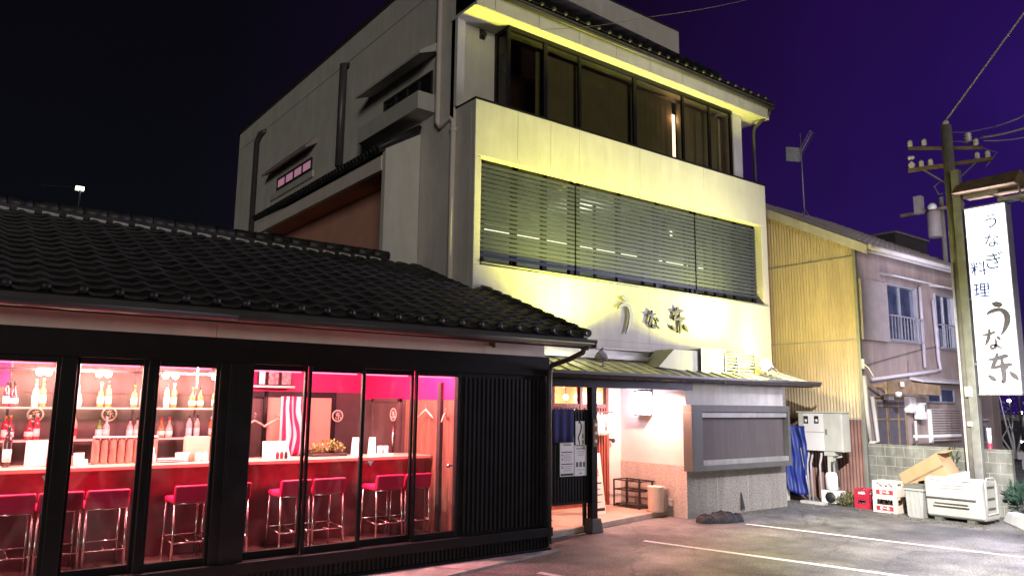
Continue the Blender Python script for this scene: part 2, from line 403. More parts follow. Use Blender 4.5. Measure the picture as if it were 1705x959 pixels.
# ------------------------------------------------------------------ setting
g = MB(); g.poly([(-120, -60, 0), (160, -60, 0), (160, 160, 0), (-120, 160, 0)])
struct(g.build('ground', M['asphalt']))
def pline(a, b, w):
    a = Vector(a); b = Vector(b); d = (b - a).normalized(); n = Vector((-d.y, d.x, 0)) * w / 2
    m = MB(); K = 24; rng = random.Random(3)
    L1 = []; L2 = []
    for i in range(K + 1):
        p = a.lerp(b, i / K); L1.append(p + n * (1 + rng.uniform(-.08, .08))); L2.append(p - n * (1 + rng.uniform(-.08, .08)))
    for i in range(K):
        m.poly([(q.x, q.y, .004) for q in (L1[i], L1[i+1], L2[i+1], L2[i])][::-1])
    return struct(m.build('parking_line', M['line']))
d1 = UZ(1500, 959) - UZ(1070, 900); pline(UZ(1072, 900), UZ(1072, 900) + d1 * 1.6, .105)
d2 = UZ(1705, 928) - UZ(1240, 872); pline(UZ(1242, 872), UZ(1242, 872) + d2 * 1.5, .085)
d3 = UZ(1500, 959) - UZ(1070, 900); pline(UZ(897, 953), UZ(897, 953) + d3 * 1.2, .11)
# concrete strip before the annex, paved platform of the entrance
m = MB(); m.hexa([(-6, 7.5, 0), (4.9, 7.75, 0), (7.16, 8.3, 0), (-6, 8.46, 0), (-6, 7.5, .03), (4.9, 7.75, .03), (7.16, 8.3, .03), (-6, 8.46, .03)])
struct(m.build('pavement', M['concrete']))
m = MB(); m.hexa([(7.12, 8.98, 0), (11.09, 9.82, 0), (11.09, 11.2, 0), (7.12, 11.2, 0), (7.12, 8.98, .1), (11.09, 9.82, .1), (11.09, 11.2, .1), (7.12, 11.2, .1)])
struct(m.build('entrance_path', M['tilepave'], bevel=.012))

# ================================================================== BAR ANNEX
YA = 8.44; XR = 7.04; FZ = .3
ann = thing('bar_annex', 'low black-clad bar wing with dark tiled roof and lit glass front', 'bar building', (3, 8.44, 0))
# ribbed black cladding right of the glass and below it
m = MB()
m.box(5.53, XR, YA + .02, YA + .14, .3, 2.42)
x = 5.6
while x < XR - .12:
    m.box(x, x + .035, YA - .012, YA + .02, .36, 2.36); x += .072
m.box(XR - .1, XR, YA - .015, YA + .02, .3, 2.42)
m.build('front_cladding', M['black'], ann)
m = MB(); m.box(XR - .06, XR, YA + .14, 12.0, 0, 2.86); m.build('side_cladding', M['black'], ann)
m = MB(); m.box(-4, XR + .03, YA - .09, YA + .1, .2, .32); x = -3.9
while x < XR: m.box(x, x + .03, YA - .03, YA, .05, .2); x += .06
m.box(-4, XR + .01, YA, YA + .1, .0, .2); m.box(-4, XR + .03, YA - .06, YA, .005, .045)
m.build('plinth', M['black'], ann, bevel=.006)
m = MB(); m.box(-4, XR + .01, YA - .03, YA + .14, 2.42, 2.69); m.build('head_beam', M['blackframe'], ann, bevel=.006)
m = MB()
for a, b in ((-4, .2), (.2, 2.36), (2.36, 5.9), (5.9, XR - .06)): m.box(a + .004, b - .004, YA - .005, YA + .12, 2.69, 2.885)
m.build('frieze', M['soffit'], ann, bevel=.003)
m = MB()
for a, b in ((-4, .4), (.4, 4.2), (4.2, XR - .02)): m.box(a + .003, b - .003, 7.72, YA + .1, 2.89, 2.92)
m.box(-4, XR - .02, 7.7, 7.74, 2.83, 2.9)
m.build('eave_board', M['soffit'], ann)
# roof tiles : one continuous rippled, stepped sheet
SL = .37; YE = 7.62; ZE = 2.93; YR = 11.9; ZR = ZE + SL * (YR - YE)
XT = 7.08; TW = .288; RW = .262
def tile_roof(mb, x0, x1, ye, ze, yr, sl, tw=TW, rw=RW, amp=.027, dx=(1, 0), org=(0, 0)):
    ncol = int(round((x1 - x0) / tw)); nrow = int(round((yr - ye) / rw)); tw = (x1 - x0) / ncol; rw = (yr - ye) / nrow
    K = 10
    def prof(u):                         # pan and roll of one tile
        return amp * (math.cos(2 * PI * (u - .72)) * .55 + .25 * math.cos(4 * PI * (u - .72)) + .2)
    def P(i, k, y, lift):
        u = k / K; s = x0 + (i + u) * tw; z = ze + sl * (y - ye) + prof(u) + lift
        return (s, y, z)
    rng = random.Random(5)
    for r in range(nrow):
        ya = ye + r * rw; yb = ya + rw
        for i in range(ncol):
            j = rng.uniform(-.003, .003)
            b = len(mb.v)
            for k in range(K + 1):
                mb.v.append(P(i, k, ya, .034 + j)); mb.v.append(P(i, k, yb + .01, .004 + j)); mb.v.append(P(i, k, ya, .006))
            for k in range(K):
                a = b + k * 3
                mb.face((a, a + 3, a + 4, a + 1), True); mb.face((a + 2, a + 5, a + 3, a), False)
    return mb
m = tile_roof(MB(), XT - TW * 38, XT, YE, ZE, YR, SL)
# round caps closing each roll at the eave, verge tiles
for i in range(38):
    xx = XT - TW * 38 + (i + .72) * TW
    m.m = 0
    m.lathe([(1e-6, -.028), (.03, -.022), (.043, -.006), (.043, .05)], (xx, YE - .012, ZE + .052), 12, Matrix.Rotation(rad(-90), 4, 'X'))
for r in range(17):
    ya = YE + r * RW; m.tube([(XT + .01, ya, ZE + SL * (ya - YE) + .055), (XT + .01, ya + RW + .02, ZE + SL * (ya + RW - YE) + .035)], .055, 8)
roof = m.build('tiled_roof', M['tile'], ann)
m = MB(); m.poly([(-4, YE, ZE - .01), (XT - .02, YE, ZE - .01), (XT - .02, YR, ZR - .01), (-4, YR, ZR - .01)]); m.poly([(-4, YR, ZR - .02), (XT - .02, YR, ZR - .02), (XT - .02, 16, 2.9), (-4, 16, 2.9)])
m.build('roof_deck', M['gutter'], roof)
m = MB(); xx = -4
while xx < 6.1:
    m.tube([(xx, YR, ZR + .1), (xx + .3, YR, ZR + .1)], [.085, .078], 10); xx += .3
m.box(-4, 6.15, YR - .1, YR + .1, ZR - .02, ZR + .06)
m.build('ridge', M['tile'], roof)
m = MB(); xx = -4; 
while xx < 6.05: m.hexa([(xx, YR - .14, ZR - .03), (xx + .2, YR - .14, ZR - .035), (xx + .2, YR - .07, ZR - .03), (xx, YR - .07, ZR - .03), (xx, YR - .125, ZR + .02), (xx + .2, YR - .12, ZR + .005), (xx + .2, YR - .07, ZR + .02), (xx, YR - .07, ZR + .03)]); xx += TW
m.build('ridge_mortar', M['mortar'], roof)
# gutter : open half-round trough, with end cap and downpipe
m = MB()
for a, b in ((-4, 2.3), (2.3, 7.12)):
    m.grid(lambda u, v: (a + (b - a) * u, 7.57 + .07 * math.cos(PI * v) , 2.86 - .07 * math.sin(PI * v) ), 1, 8)
m.box(-4, 7.12, 7.485, 7.502, 2.845, 2.885); m.box(7.1, 7.12, 7.5, 7.65, 2.78, 2.88)
m.box(-4, 7.1, 7.66, 7.7, 2.78, 2.93)
gu = m.build('gutter', M['gutter'], ann, solid=.008)
m = MB(); m.tube([(6.98, 7.58, 2.8), (6.98, 7.62, 2.72), (6.98, 7.9, 2.64), (7.0, 8.3, 2.57), (7.02, 8.37, 2.5), (7.02, 8.38, 2.3), (7.02, 8.38, .1)], .037, 10)
m.lathe([(.055, 0), (.06, .05), (.06, .09)], (6.98, 7.58, 2.75), 10)
for z in (2.2, 1.2, .4): m.box(6.97, 7.07, 8.37, 8.44, z, z + .025)
m.build('downpipe', M['gutter'], ann)
m = MB(); m.box(5.98, 6.06, YA - .05, YA, 2.8, 2.87); m.tube([(6.02, YA - .02, 2.82), (6.0, YA - .1, 2.79)], .025, 8); m.build('wall_bracket', M['brownboard'], ann)
# glass front : posts, pillar and sliding sashes
posts = [(-1.55, -1.4), (-.45, -.3), (.93, 1.07), (1.71, 1.785)]
for a, b in posts: MB().box(a, b, YA - .02, YA + .12, .3, 2.42).build('window_post', M['blackframe'], ann, bevel=.006)
m = MB(); m.box(2.42, 2.78, YA - .035, YA + .16, .3, 2.42); m.box(2.52, 2.56, YA - .05, YA - .035, .3, 2.42); m.build('pillar', M['black'], ann, bevel=.005)
bays = [(-1.4, -.45), (-.3, .93), (1.07, 1.71), (1.785, 2.42), (2.78, 3.44), (3.44, 4.15), (4.15, 4.86), (4.86, 5.53)]
for i, (a, b) in enumerate(bays):
    f = .034; m = MB(); y0 = YA + (.0 if i % 2 else .05)
    m.box(a, a + f, y0, y0 + .045, .32, 2.42); m.box(b - f, b, y0, y0 + .045, .32, 2.42)
    m.box(a + f, b - f, y0, y0 + .045, .32, .4); m.box(a + f, b - f, y0, y0 + .045, 2.36, 2.42)
    w = m.build('window', M['blackframe'], ann, bevel=.004)
    m = MB(); m.poly([(a + f, y0 + .022, .4), (b - f, y0 + .022, .4), (b - f, y0 + .022, 2.36), (a + f, y0 + .022, 2.36)]); m.build('pane', M['glass'], w)
m = MB()
for a, b in bays: m.box(a + .05, b - .05, YA + .13, YA + .15, 2.345, 2.362)
for i, (a, b) in enumerate(bays):
    m2 = MB(); m2.box(a + .05, b - .05, YA + .13, YA + .15, 2.346, 2.36); m2.build('light_strip', M['redled'], ann)
tag(ann.children[-1])
for px, py in ((77, 797), (617, 771)):
    P = UY(px, py, YA + .015); MB().prism([(-.04, .03), (.04, .03), (0, -.035)][::-1], P, (1, 0, 0), (0, 0, 1), .002).build('sticker', M['paper'], ann)
# room shell
RX0, RX1, RY1 = -3.5, 5.6, 11.5
m = MB(); m.box(RX0, RX1, YA + .1, RY1, .2, FZ); m.build('bar_floor', M['floor'], ann)
m = MB(); m.box(RX0, RX1, YA + .14, RY1 + .1, 2.8, 2.86); m.build('bar_ceiling', M['darkwall'], ann)
m = MB(); m.box(RX0, RX1, RY1, RY1 + .1, FZ, 2.8); m.build('back_wall', M['darkwall'], ann)
m = MB(); m.box(RX0 - .1, RX0, YA + .1, RY1, FZ, 2.8); m.build('end_wall', M['darkwall'], ann)
m = MB(); yy = YA + .16
while yy < 10.0:
    m.box(RX1, RX1 + .05, yy + .002, yy + .198, FZ, 2.06); yy += .2
m.build('plank_wall', M['wood'], ann)
m = MB(); m.box(RX1, RX1 + .06, YA + .14, 11.5, 2.062, 2.8); m.build('red_wall_panel', M['magenta'], ann)
M['rosewall'] = mat('dusky_rose_wall', (.13, .055, .06), .6, var=.2, scale=2)
for a, b, k in ((RX0, .72, 'magenta'), (.724, 3.34, 'rosewall'), (3.344, RX1 - .002, 'magenta')): MB().box(a, b, RY1 - .02, RY1, 2.17 if k == 'magenta' else 2.1, 2.8).build('red_wall_panel', M[k], ann)
m = MB(); m.box(RX1 - .03, RX1 + .05, 10.02, 11.5, FZ, 2.06); m.build('inner_wall', M['darkwall'], ann)
m = MB(); m.box(RX1 - .05, RX1, YA + .52, YA + .6, FZ, 2.3); m.build('wall_stud', M['darkmetal'], ann)
# dark door on the right wall, with a long handle
m = MB(); m.box(5.535, 5.566, 10.1, 10.95, FZ, 2.02)
for y in (10.1, 10.95): m.box(5.52, 5.566, y - .03, y + .03, FZ, 2.08)
m.box(5.52, 5.566, 10.07, 10.98, 2.022, 2.08)
dr = m.build('inner_door', M['darkwall'], ann, bevel=.004)
m = MB().tube([(5.5, 10.2, 1.1), (5.5, 10.2, 1.75)], .014, 8); m.tube([(5.5, 10.2, 1.2), (5.54, 10.2, 1.2)], .01, 6); m.tube([(5.5, 10.2, 1.65), (5.54, 10.2, 1.65)], .01, 6); m.build('handle', M['chrome'], dr)
m = MB().ball((5.5, YA + .2, 1.2), .03); m.tube([(5.6, YA + .2, 1.2), (5.5, YA + .2, 1.2)], .012, 8); m.build('door_knob', M['chrome'], ann)
# back-wall panel with black frame; its peach backlight is put into the colour
m = MB(); m.box(4.02, 5.05, RY1 - .05, RY1 - .022, 1.28, 2.08); pn = m.build('peach_panel', M['peach'], ann)
m = MB()
for a, b, c, d in ((3.3, 4.02, 2.08, 2.17), (3.96, 5.12, 2.082, 2.17), (5.05, 5.12, 1.2, 2.08), (3.96, 4.02, 1.2, 2.078)): m.box(a, b, RY1 - .075, RY1 - .04, c, d)
m.build('panel_frame', M['blackframe'], pn)

# counter with red front
ct = thing('bar_counter', 'long bar counter with pale wooden top and dark red front', 'bar counter', (2, 9.4, FZ))
m = MB(); m.box(RX0, 5.57, 9.2, 9.8, 1.262, 1.305); m.build('counter_top', M['counterwood'], ct, bevel=.006)
m = MB(); m.box(RX0, 5.57, 9.36, 9.4, FZ, 1.262); m.build('front_panel', M['counterred'], ct)
m = MB(); m.box(RX0, 5.57, 9.23, 9.36, 1.22, 1.26); m.build('apron', M['counterred'], ct)
# stools
def make_stool():
    r = thing('bar_stool', 'x', 'bar stool')
    w = .37
    m = MB(); m.box(-w/2, w/2, .03, .43, .6, .665); m.build('seat', M['redseat'], r, bevel=.025)
    m = MB(); m.hexa([(-w/2, 0, .615), (w/2, 0, .615), (w/2, .075, .615), (-w/2, .075, .615), (-w/2 + .003, -.035, .8), (w/2 - .003, -.035, .8), (w/2 - .003, .03, .8), (-w/2 + .003, .03, .8)])
    m.build('backrest', M['redseat'], r, bevel=.018)
    for sx in (-1, 1):
        for y, yb in ((.035, -.01), (.4, .43)):
            m = MB().tube([(sx * (w/2 - .02), y, .61), (sx * (w/2 - .012), yb, 0)], .0125, 8); m.build('leg', M['chrome'], r)
    m = MB()
    m.tube([(-w/2 + .015, .003, .2), (w/2 - .015, .003, .2)], .009, 6); m.tube([(-w/2 + .015, .42, .23), (w/2 - .015, .42, .23)], .011, 6)
    for sx in (-1, 1): m.tube([(sx * (w/2 - .015), .003, .2), (sx * (w/2 - .015), .42, .23)], .009, 6)
    m.tube([(0, .003, .2), (0, .42, .23)], .009, 6)
    m.tube([(-w/2 + .02, .035, .607), (w/2 - .02, .035, .607)], .011, 6)
    m.build('footrest', M['chrome'], r)
    return r
st0 = make_stool(); YS = 8.84
seats = [(-12, 64, 'red bar stool at far left of the window, cut by the picture edge'), (66, 143, 'red bar stool second from left, behind the first black post'), (146, 219, 'red bar stool right end of the left-hand row, third seat'),
         (292, 352, 'red bar stool showing its seat edge beside the thick black pillar'), (357, 419, 'red bar stool mostly hidden behind the thick black pillar'),
         (468, 520, 'red bar stool first seen right of the pillar, seat edge showing'), (522, 576, 'red bar stool before the potted plant on the counter'), (627, 673, 'red bar stool left one of the last pair near plank wall'), (675, 718, 'red bar stool at right end, nearest the plank wall')]
for i, (a, b, lb) in enumerate(seats):
    o = st0 if i == 0 else copy_tree(st0)
    xa = UY(a, 800, YS).x; xb = UY(b, 800, YS).x
    o.location = ((xa + xb) / 2, YS, FZ); s = (xb - xa) / .37
    o.scale = (max(.9, min(1.3, s)), 1, 1)
    o['label'] = lb; o['group'] = 'red stools along the bar counter'
# back bar : glass shelves on posts with lamps along the top rail
YB = 11.15
sh = thing('bottle_shelf', 'tall open bottle rack with two glass shelves under bright lamps', 'shelf', (1.8, YB, FZ))
xs = [UY(px, 680, YB).x for px in (14, 48, 130, 224, 262, 328, 364)]
shx0, shx1 = -.9, UY(366, 680, YB).x
M['shelfglass'] = mat('shelf_glass', (.7, .62, .56), .15, var=.05, spec=.7)
for z in (1.915, 1.515): MB().box(shx0, shx1, YB - .13, YB + .17, z - .022, z).build('glass_shelf', M['shelfglass'], sh)
MB().box(shx0, shx1, YB - .1, YB - .06, 2.365, 2.395).build('top_rail', M['chrome'], sh)
for px in (14, 128, 224, 328, 366): 
    xx = UY(px, 680, YB).x; MB().box(xx - .013, xx + .013, YB + .1, YB + .126, .9, 2.6).build('upright', M['chrome'], sh)
MB().box(shx0, shx1, YB - .2, YB + .3, 1.02, 1.06).build('lower_shelf', M['counterwood'], sh)
def lamp_light(name, loc, power, col, radius=.05, kind='POINT', rot=None, size=None, blend=.3):
    l = bpy.data.lights.new(name, kind); l.energy = power; l.color = col
    if kind == 'SPOT': l.spot_size = size; l.spot_blend = blend
    if kind == 'AREA': l.size = size
    else: l.shadow_soft_size = radius
    o = bpy.data.objects.new(name, l); COL.objects.link(o); o.location = loc
    if rot is not None: o.rotation_euler = rot
    return o
def aim(o, tgt):
    d = Vector(tgt) - o.location; o.rotation_euler = d.to_track_quat('-Z', 'Y').to_euler()
for i, (pxs, lb) in enumerate((((-48, -36), 'warm twin lamp beyond the left picture edge'), ((66, 80), 'warm twin lamp over bottle rack, leftmost pane'), ((165, 180), 'warm twin lamp over bottle rack, second pane'), ((276, 292), 'warm twin lamp over bottle rack, third pane'), ((358,), 'single warm lamp at the right end of the rack'))):
    P0 = UY(sum(pxs) / len(pxs), 625, YB - .1)
    t = thing('shelf_lamp', lb, 'lamp', (P0.x, YB - .1, 2.4), 'lamps along the bottle rack')
    m = MB().box(P0.x - .1, P0.x + .1, YB - .13, YB - .05, 2.39, 2.415); m.build('lamp_bar', M['darkmetal'], t)
    for p in pxs:
        q = UY(p, 625, YB - .08); m = MB().ball((q.x, YB - .08, 2.345), .042, 12); m.build('bulb', M['bulb'], t)
    lo = lamp_light('bulb_light', (P0.x, YB - .22, 2.3), 11 if i else 7, (1, .66, .5), .06); setp(lo, t)
# ceiling lamps of the bar (above the head of the glass)
for x, w, c in ((-.6, 95, (1, .33, .37)), (1.6, 100, (1, .33, .37)), (3.5, 105, (1, .3, .36)), (4.9, 95, (1, .3, .36))):
    t = thing('ceiling_lamp', 'round ceiling lamp of the bar, hidden above the glass', 'lamp', (x, 8.95, 2.8), 'round ceiling lamps of the bar')
    MB().lathe([(.12, 0), (.13, -.03), (.1, -.05), (1e-6, -.055)], (x, 8.95, 2.8)).build('lamp_cover', M['porcelain'], t)
    l = lamp_light('ceiling_light', (x, 8.95, 2.66), w, c, .12); setp(l, t)
for k, x in enumerate((.3, 2.2, 4.2)):
    t = thing('counter_downlight', 'small downlight over the bar counter, hidden above the glass', 'lamp', (x, 9.0, 2.8), 'small downlights over the counter')
    MB().lathe([(.05, 0), (.055, -.02), (.04, -.03)], (x, 9.0, 2.8)).build('lamp_cover', M['darkmetal'], t)
    l = lamp_light('downlight', (x, 9.3, 2.74), 150, (1, .55, .53), .04, 'SPOT', (0, 0, 0), rad(100), .6); setp(l, t)
# bottles
def bottle_mb(kind, h):
    if kind == 'square': p = [(.036, 0), (.04, .01), (.04, h*.52), (.034, h*.6), (.014, h*.7), (.0125, h*.97)]
    elif kind == 'round': p = [(.04, 0), (.046, .015), (.048, h*.35), (.04, h*.52), (.015, h*.68), (.013, h*.97)]
    else: p = [(.036, 0), (.038, .01), (.038, h*.6), (.03, h*.7), (.013, h*.82), (.012, h*.97)]
    return MB().lathe(p, n=12), p
LIQ = {}
def liq(name, c):
    if name not in LIQ: LIQ[name] = mat(name + '_glass', c, .12, var=.2, scale=12, spec=.8)
    return LIQ[name]
cols = {'amber': (.42, .16, .04), 'pale': (.62, .52, .42), 'red': (.45, .03, .05), 'green': (.12, .28, .05), 'clear': (.7, .62, .58), 'dark': (.035, .02, .02), 'orange': (.55, .2, .06)}
capc = {'black': M['ink'], 'gold': mat('gold_cap', (.55, .36, .12), .35, metal=.6), 'red': M['redink'], 'white': M['ivory'], 'teal': mat('teal_cap', (.05, .2, .2), .4)}
def bottle(px, z, colr, kind, h, cap, labcol, lb, grp, y=None):
    y = YB if y is None else y
    P = UY(px, 680, y)
    t = thing('bottle', lb, 'bottle', (P.x, y, z), grp)
    mb, prof = bottle_mb(kind, h); mb.v = [(a + P.x, b + y, c + z) for a, b, c in mb.v]; mb.build('glass_body', liq(colr, cols[colr]), t)
    r = prof[2][0] + .0012
    MB().lathe([(r, h*.12), (r, h*.42 if kind != 'round' else h*.33)], (P.x, y, z), 12).build('paper_label', labcol, t)
    MB().lathe([(.0155, h*.86), (.0155, h), (1e-6, h + .001)], (P.x, y, z), 10).build('cap', capc[cap], t)
I, PA = M['ivory'], M['paper']
top = [(9,'red','plain',.30,'black',I),(21,'red','round',.31,'black',PA),(57,'pale','square',.34,'gold',I),(69,'amber','square',.35,'gold',I),(128,'clear','round',.28,'teal',PA),(166,'amber','square',.32,'white',I),(179,'orange','plain',.34,'black',I),
       (222,'amber','square',.3,'gold',PA),(236,'pale','plain',.34,'white',I),(276,'pale','plain',.32,'black',PA),(288,'amber','plain',.33,'white',I),(319,'amber','round',.28,'gold',I),(332,'amber','round',.29,'black',I),(356,'orange','plain',.27,'black',PA)]
low = [(12,'red','plain',.29,'gold',I),(20,'red','round',.3,'gold',PA),(52,'red','round',.3,'white',I),(64,'red','plain',.32,'white',PA),(126,'pale','plain',.32,'gold',M['redband']),(168,'green','square',.28,'black',PA),(180,'clear','square',.28,'white',I),
       (219,'clear','square',.26,'black',PA),(231,'pale','square',.27,'black',I),(271,'orange','round',.27,'red',I),(284,'pale','round',.27,'red',PA),(317,'clear','plain',.3,'black',PA),(330,'pale','plain',.3,'black',I),(354,'orange','plain',.28,'white',I)]
ORD = ['leftmost', 'second', 'third', 'fourth', 'fifth', 'sixth', 'seventh', 'eighth', 'ninth', 'tenth', 'eleventh', 'twelfth', 'thirteenth', 'rightmost']
for row, z, nm in ((top, 1.917, 'upper'), (low, 1.517, 'lower')):
    for i, (px, c, k, h, cp, lc) in enumerate(row):
        bottle(px, z, c, k, h, cp, lc, f'{c} glass bottle with {cp} cap, {ORD[i]}{"" if i in (0, 13) else " from left"} on the {nm} glass shelf', 'bottles on the glass shelves')
bottle(-6, 1.306, 'dark', 'plain', .42, 'gold', M['ivory'], 'dark sake bottle with yellow label on counter, at picture edge', 'large sake bottles on the counter', 9.6)
bottle(20, 1.306, 'dark', 'plain', .43, 'black', M['paper'], 'dark sake bottle with white label on counter, right of its twin', 'large sake bottles on the counter', 9.6)
# mirror reflections of a round emblem, modelled as rings with a written character
for k, (px, py, yy, lb) in enumerate(((59, 690, 11.4, 'mirrored round emblem, built as a ring behind the leftmost bottles'), (182, 689, 11.4, 'mirrored round emblem, built as a ring above the green and clear bottles'), (562, 692, 11.38, 'mirrored round emblem, built as a ring on the peach panel'), )):
    P = UY(px, py, yy)
    t = thing('emblem', lb, 'emblem', P, 'round emblems on the bar walls')
    m = MB(); n = 28
    for i in range(n):
        a, b = 2*PI*i/n, 2*PI*(i+1)/n
        for r0, r1 in ((.075, .095),):
            m.hexa([P + Vector((r*math.cos(q), d, r*math.sin(q))) for d in (0, -.006) for r, q in ((r0, a), (r1, a), (r1, b), (r0, b))])
    m.build('ring', M['emblem'], t)
    m = brush(MB(), GL_HI, P + Vector((-.052, -.001, -.055)), (1, 0, 0), (0, 0, 1), .105, .11, .006); m.build('character', M['emblem'], t)
P = UX(655, 690, 5.53)
t = thing('emblem', 'round ivory emblem on the dark inner door', 'emblem', P, 'round emblems on the bar walls')
m = MB()
for i in range(28):
    a, b = 2*PI*i/28, 2*PI*(i+1)/28
    m.hexa([P + Vector((d, -r*math.cos(q), r*math.sin(q))) for d in (0, -.006) for r, q in ((.08, a), (.1, a), (.1, b), (.08, b))])
m.build('ring', M['emblem'], t)
m = brush(MB(), GL_HI, P + Vector((-.001, .06, -.055)), (0, -1, 0), (0, 0, 1), .115, .11, .006); m.build('character', M['emblem'], t)
# things on the counter
ZC = 1.306; YC = 9.5
def on_counter(px, y=YC): return UY(px, 760, y).x
x0, x1 = on_counter(95), on_counter(44)
t = thing('menu_box', 'cream menu box with small seasoning jars before it, left on the counter', 'box', (x1, YC, ZC))
m = MB().box(x1, x0, YC + .02, YC + .2, ZC, ZC + .26); m.build('box_body', M['ivory'], t, bevel=.006)
for i, c in enumerate(('redink', 'ink', 'redink', 'brownboard')):
    xx = x1 + .2 + i * .07; m = MB().lathe([(.02, 0), (.022, .01), (.022, .09), (.014, .105), (1e-6, .11)], (xx, YC - .03, ZC), 10); m.build('jar', M[c], t)
x0, x1 = on_counter(153), on_counter(264)
t = thing('tub_row', 'row of brown ribbed serving tubs standing on the bar counter', 'tubs', ((x0 + x1) / 2, YC, ZC))
M['tubs'] = mat('brown_lacquer', (.4, .2, .15), .3, var=.3, scale=8)
m = MB(); n = 8; wd = (x1 - x0) / n
for i in range(n):
    xx = x0 + (i + .5) * wd
    m.lathe([(wd * .42, 0), (wd * .48, .02), (wd * .49, .24), (wd * .45, .27), (wd * .2, .285), (1e-6, .285)], (xx, YC + .08, ZC), 14)
m.build('tubs', M['tubs'], t)
MB().box(x0 + .01, x1 - .01, YC + .03, YC + .13, ZC + .285, ZC + .3).build('tray_lid', M['ivory'], t, bevel=.004)
t = thing('plate_stack', 'stack of white plates with cups beside the brown tubs', 'plates', (on_counter(300), YC, ZC))
xx = on_counter(283); m = MB()
m.lathe([(.05, 0), (.13, .012), (.135, .02), (.05, .02), (.13, .032), (.135, .04), (1e-6, .035)], (xx, YC + .05, ZC), 18); m.build('plates', M['plate'], t)
for k, q in enumerate((300, 312)): MB().lathe([(.03, 0), (.042, .01), (.045, .1), (.04, .1), (.03, .02), (1e-6, .02)], (on_counter(q), YC + .05, ZC), 14).build('cup', M['plate'], t)
xx = on_counter(251)
t = tag(MB().lathe([(.02, 0), (.033, .01), (.034, .07), (.02, .11), (.012, .15), (.014, .17), (1e-6, .18)], (xx, YC - .1, ZC), 12).build('sauce_bottle', M['plate']), 'small white sauce bottle standing right of the second black post', 'bottle')
x0, x1 = on_counter(312), on_counter(352)
t = thing('condiment_stand', 'pale condiment stand with small pots at right end of rack', 'stand', (x0, YC, ZC))
MB().box(x0, x1, YC + .1, YC + .22, ZC, ZC + .28).build('back_board', M['peach'], t, bevel=.004)
for i in range(3): MB().lathe([(.03, 0), (.035, .01), (.03, .08), (.018, .1), (1e-6, .105)], (x0 + .05 + i * .08, YC + .02, ZC), 10).build('pot', M[('brownboard', 'ivory', 'plate')[i]], t)
x0, x1 = on_counter(120), on_counter(147)
t = thing('napkin_holder', 'small napkin holder left of the brown tubs', 'holder', (x0, YC, ZC))
MB().box(x0, x1, YC, YC + .1, ZC, ZC + .06).build('holder_tray', M['plate'], t, bevel=.004); MB().box(x0 + .02, x0 + .12, YC + .03, YC + .06, ZC + .06, ZC + .13).build('napkins', M['paper'], t)
x0, x1 = on_counter(441), on_counter(484)
t = thing('menu_card', 'ivory menu card propped up right of the thick pillar', 'menu card', (x0, YC, ZC))
m = MB().hexa([(x0, YC, ZC), (x1, YC, ZC), (x1, YC + .1, ZC), (x0, YC + .1, ZC), (x0, YC + .1, ZC + .21), (x1 - .02, YC + .1, ZC + .21), (x1 - .02, YC + .12, ZC + .21), (x0, YC + .12, ZC + .21)]); m.build('card', M['ivory'], t)
for i, c in enumerate(('redink', 'redink', 'ink')): MB().lathe([(.022, 0), (.024, .06), (.015, .085), (1e-6, .09)], (x0 + .14 + i * .055, YC - .05, ZC), 10).build('seasoning_pot', M[c], t)
# low potted plant on a tray
xa, xb = on_counter(522), on_counter(580)
t = thing('potted_plant', 'low bushy green plant in a long dark tray on the counter', 'plant', ((xa + xb) / 2, YC + .1, ZC))
MB().box(xa, xb, YC + .03, YC + .2, ZC, ZC + .035).build('tray', M['darkmetal'], t, bevel=.005)
m = MB(); rng = random.Random(4)
for i in range(420):
    u = rng.random(); c = Vector((xa + .02 + u * (xb - xa - .05), YC + .115 + rng.gauss(0, .05), ZC + .05 + rng.random() * (.07 + .1 * math.sin(PI * u))))
    d = Vector((rng.gauss(0, 1), rng.gauss(0, 1), rng.gauss(.5, .6))).normalized(); s = d.cross(Vector((0, 0, 1))).normalized(); l = rng.uniform(.03, .055)
    m.poly([c, c + d * l * .5 + s * l * .22, c + d * l, c + d * l * .5 - s * l * .22])
M['bonsai'] = mat('bar_plant_leaf', (.22, .26, .06), .5, var=.5, scale=30)
m.build('foliage', M['bonsai'], t)
for a, b, lb in ((588, 600, 'white menu stand left of the third black sash'), (616, 626, 'white menu stand right of the third black sash')):
    x0, x1 = on_counter(a), on_counter(b)
    t = tag(MB().hexa([(x0, YC, ZC), (x1, YC, ZC), (x1, YC + .08, ZC), (x0, YC + .08, ZC), (x0, YC + .035, ZC + .24), (x1, YC + .035, ZC + .24), (x1, YC + .045, ZC + .24), (x0, YC + .045, ZC + .24)]).build('menu_stand', M['paper']), lb, 'menu stand', 'white menu stands on the counter')
xx = on_counter(638)
t = thing('cup_tray', 'white tray with two white cups on the counter, right part', 'cups', (xx, YC, ZC))
MB().box(xx - .13, xx + .13, YC - .06, YC + .1, ZC, ZC + .02).build('tray', M['plate'], t, bevel=.004)
for s in (-.04, .045): MB().lathe([(.03, 0), (.037, .02), (.037, .1), (.03, .1), (.03, .03), (1e-6, .03)], (xx + s, YC + .02, ZC + .02), 14).build('cup', M['plate'], t)
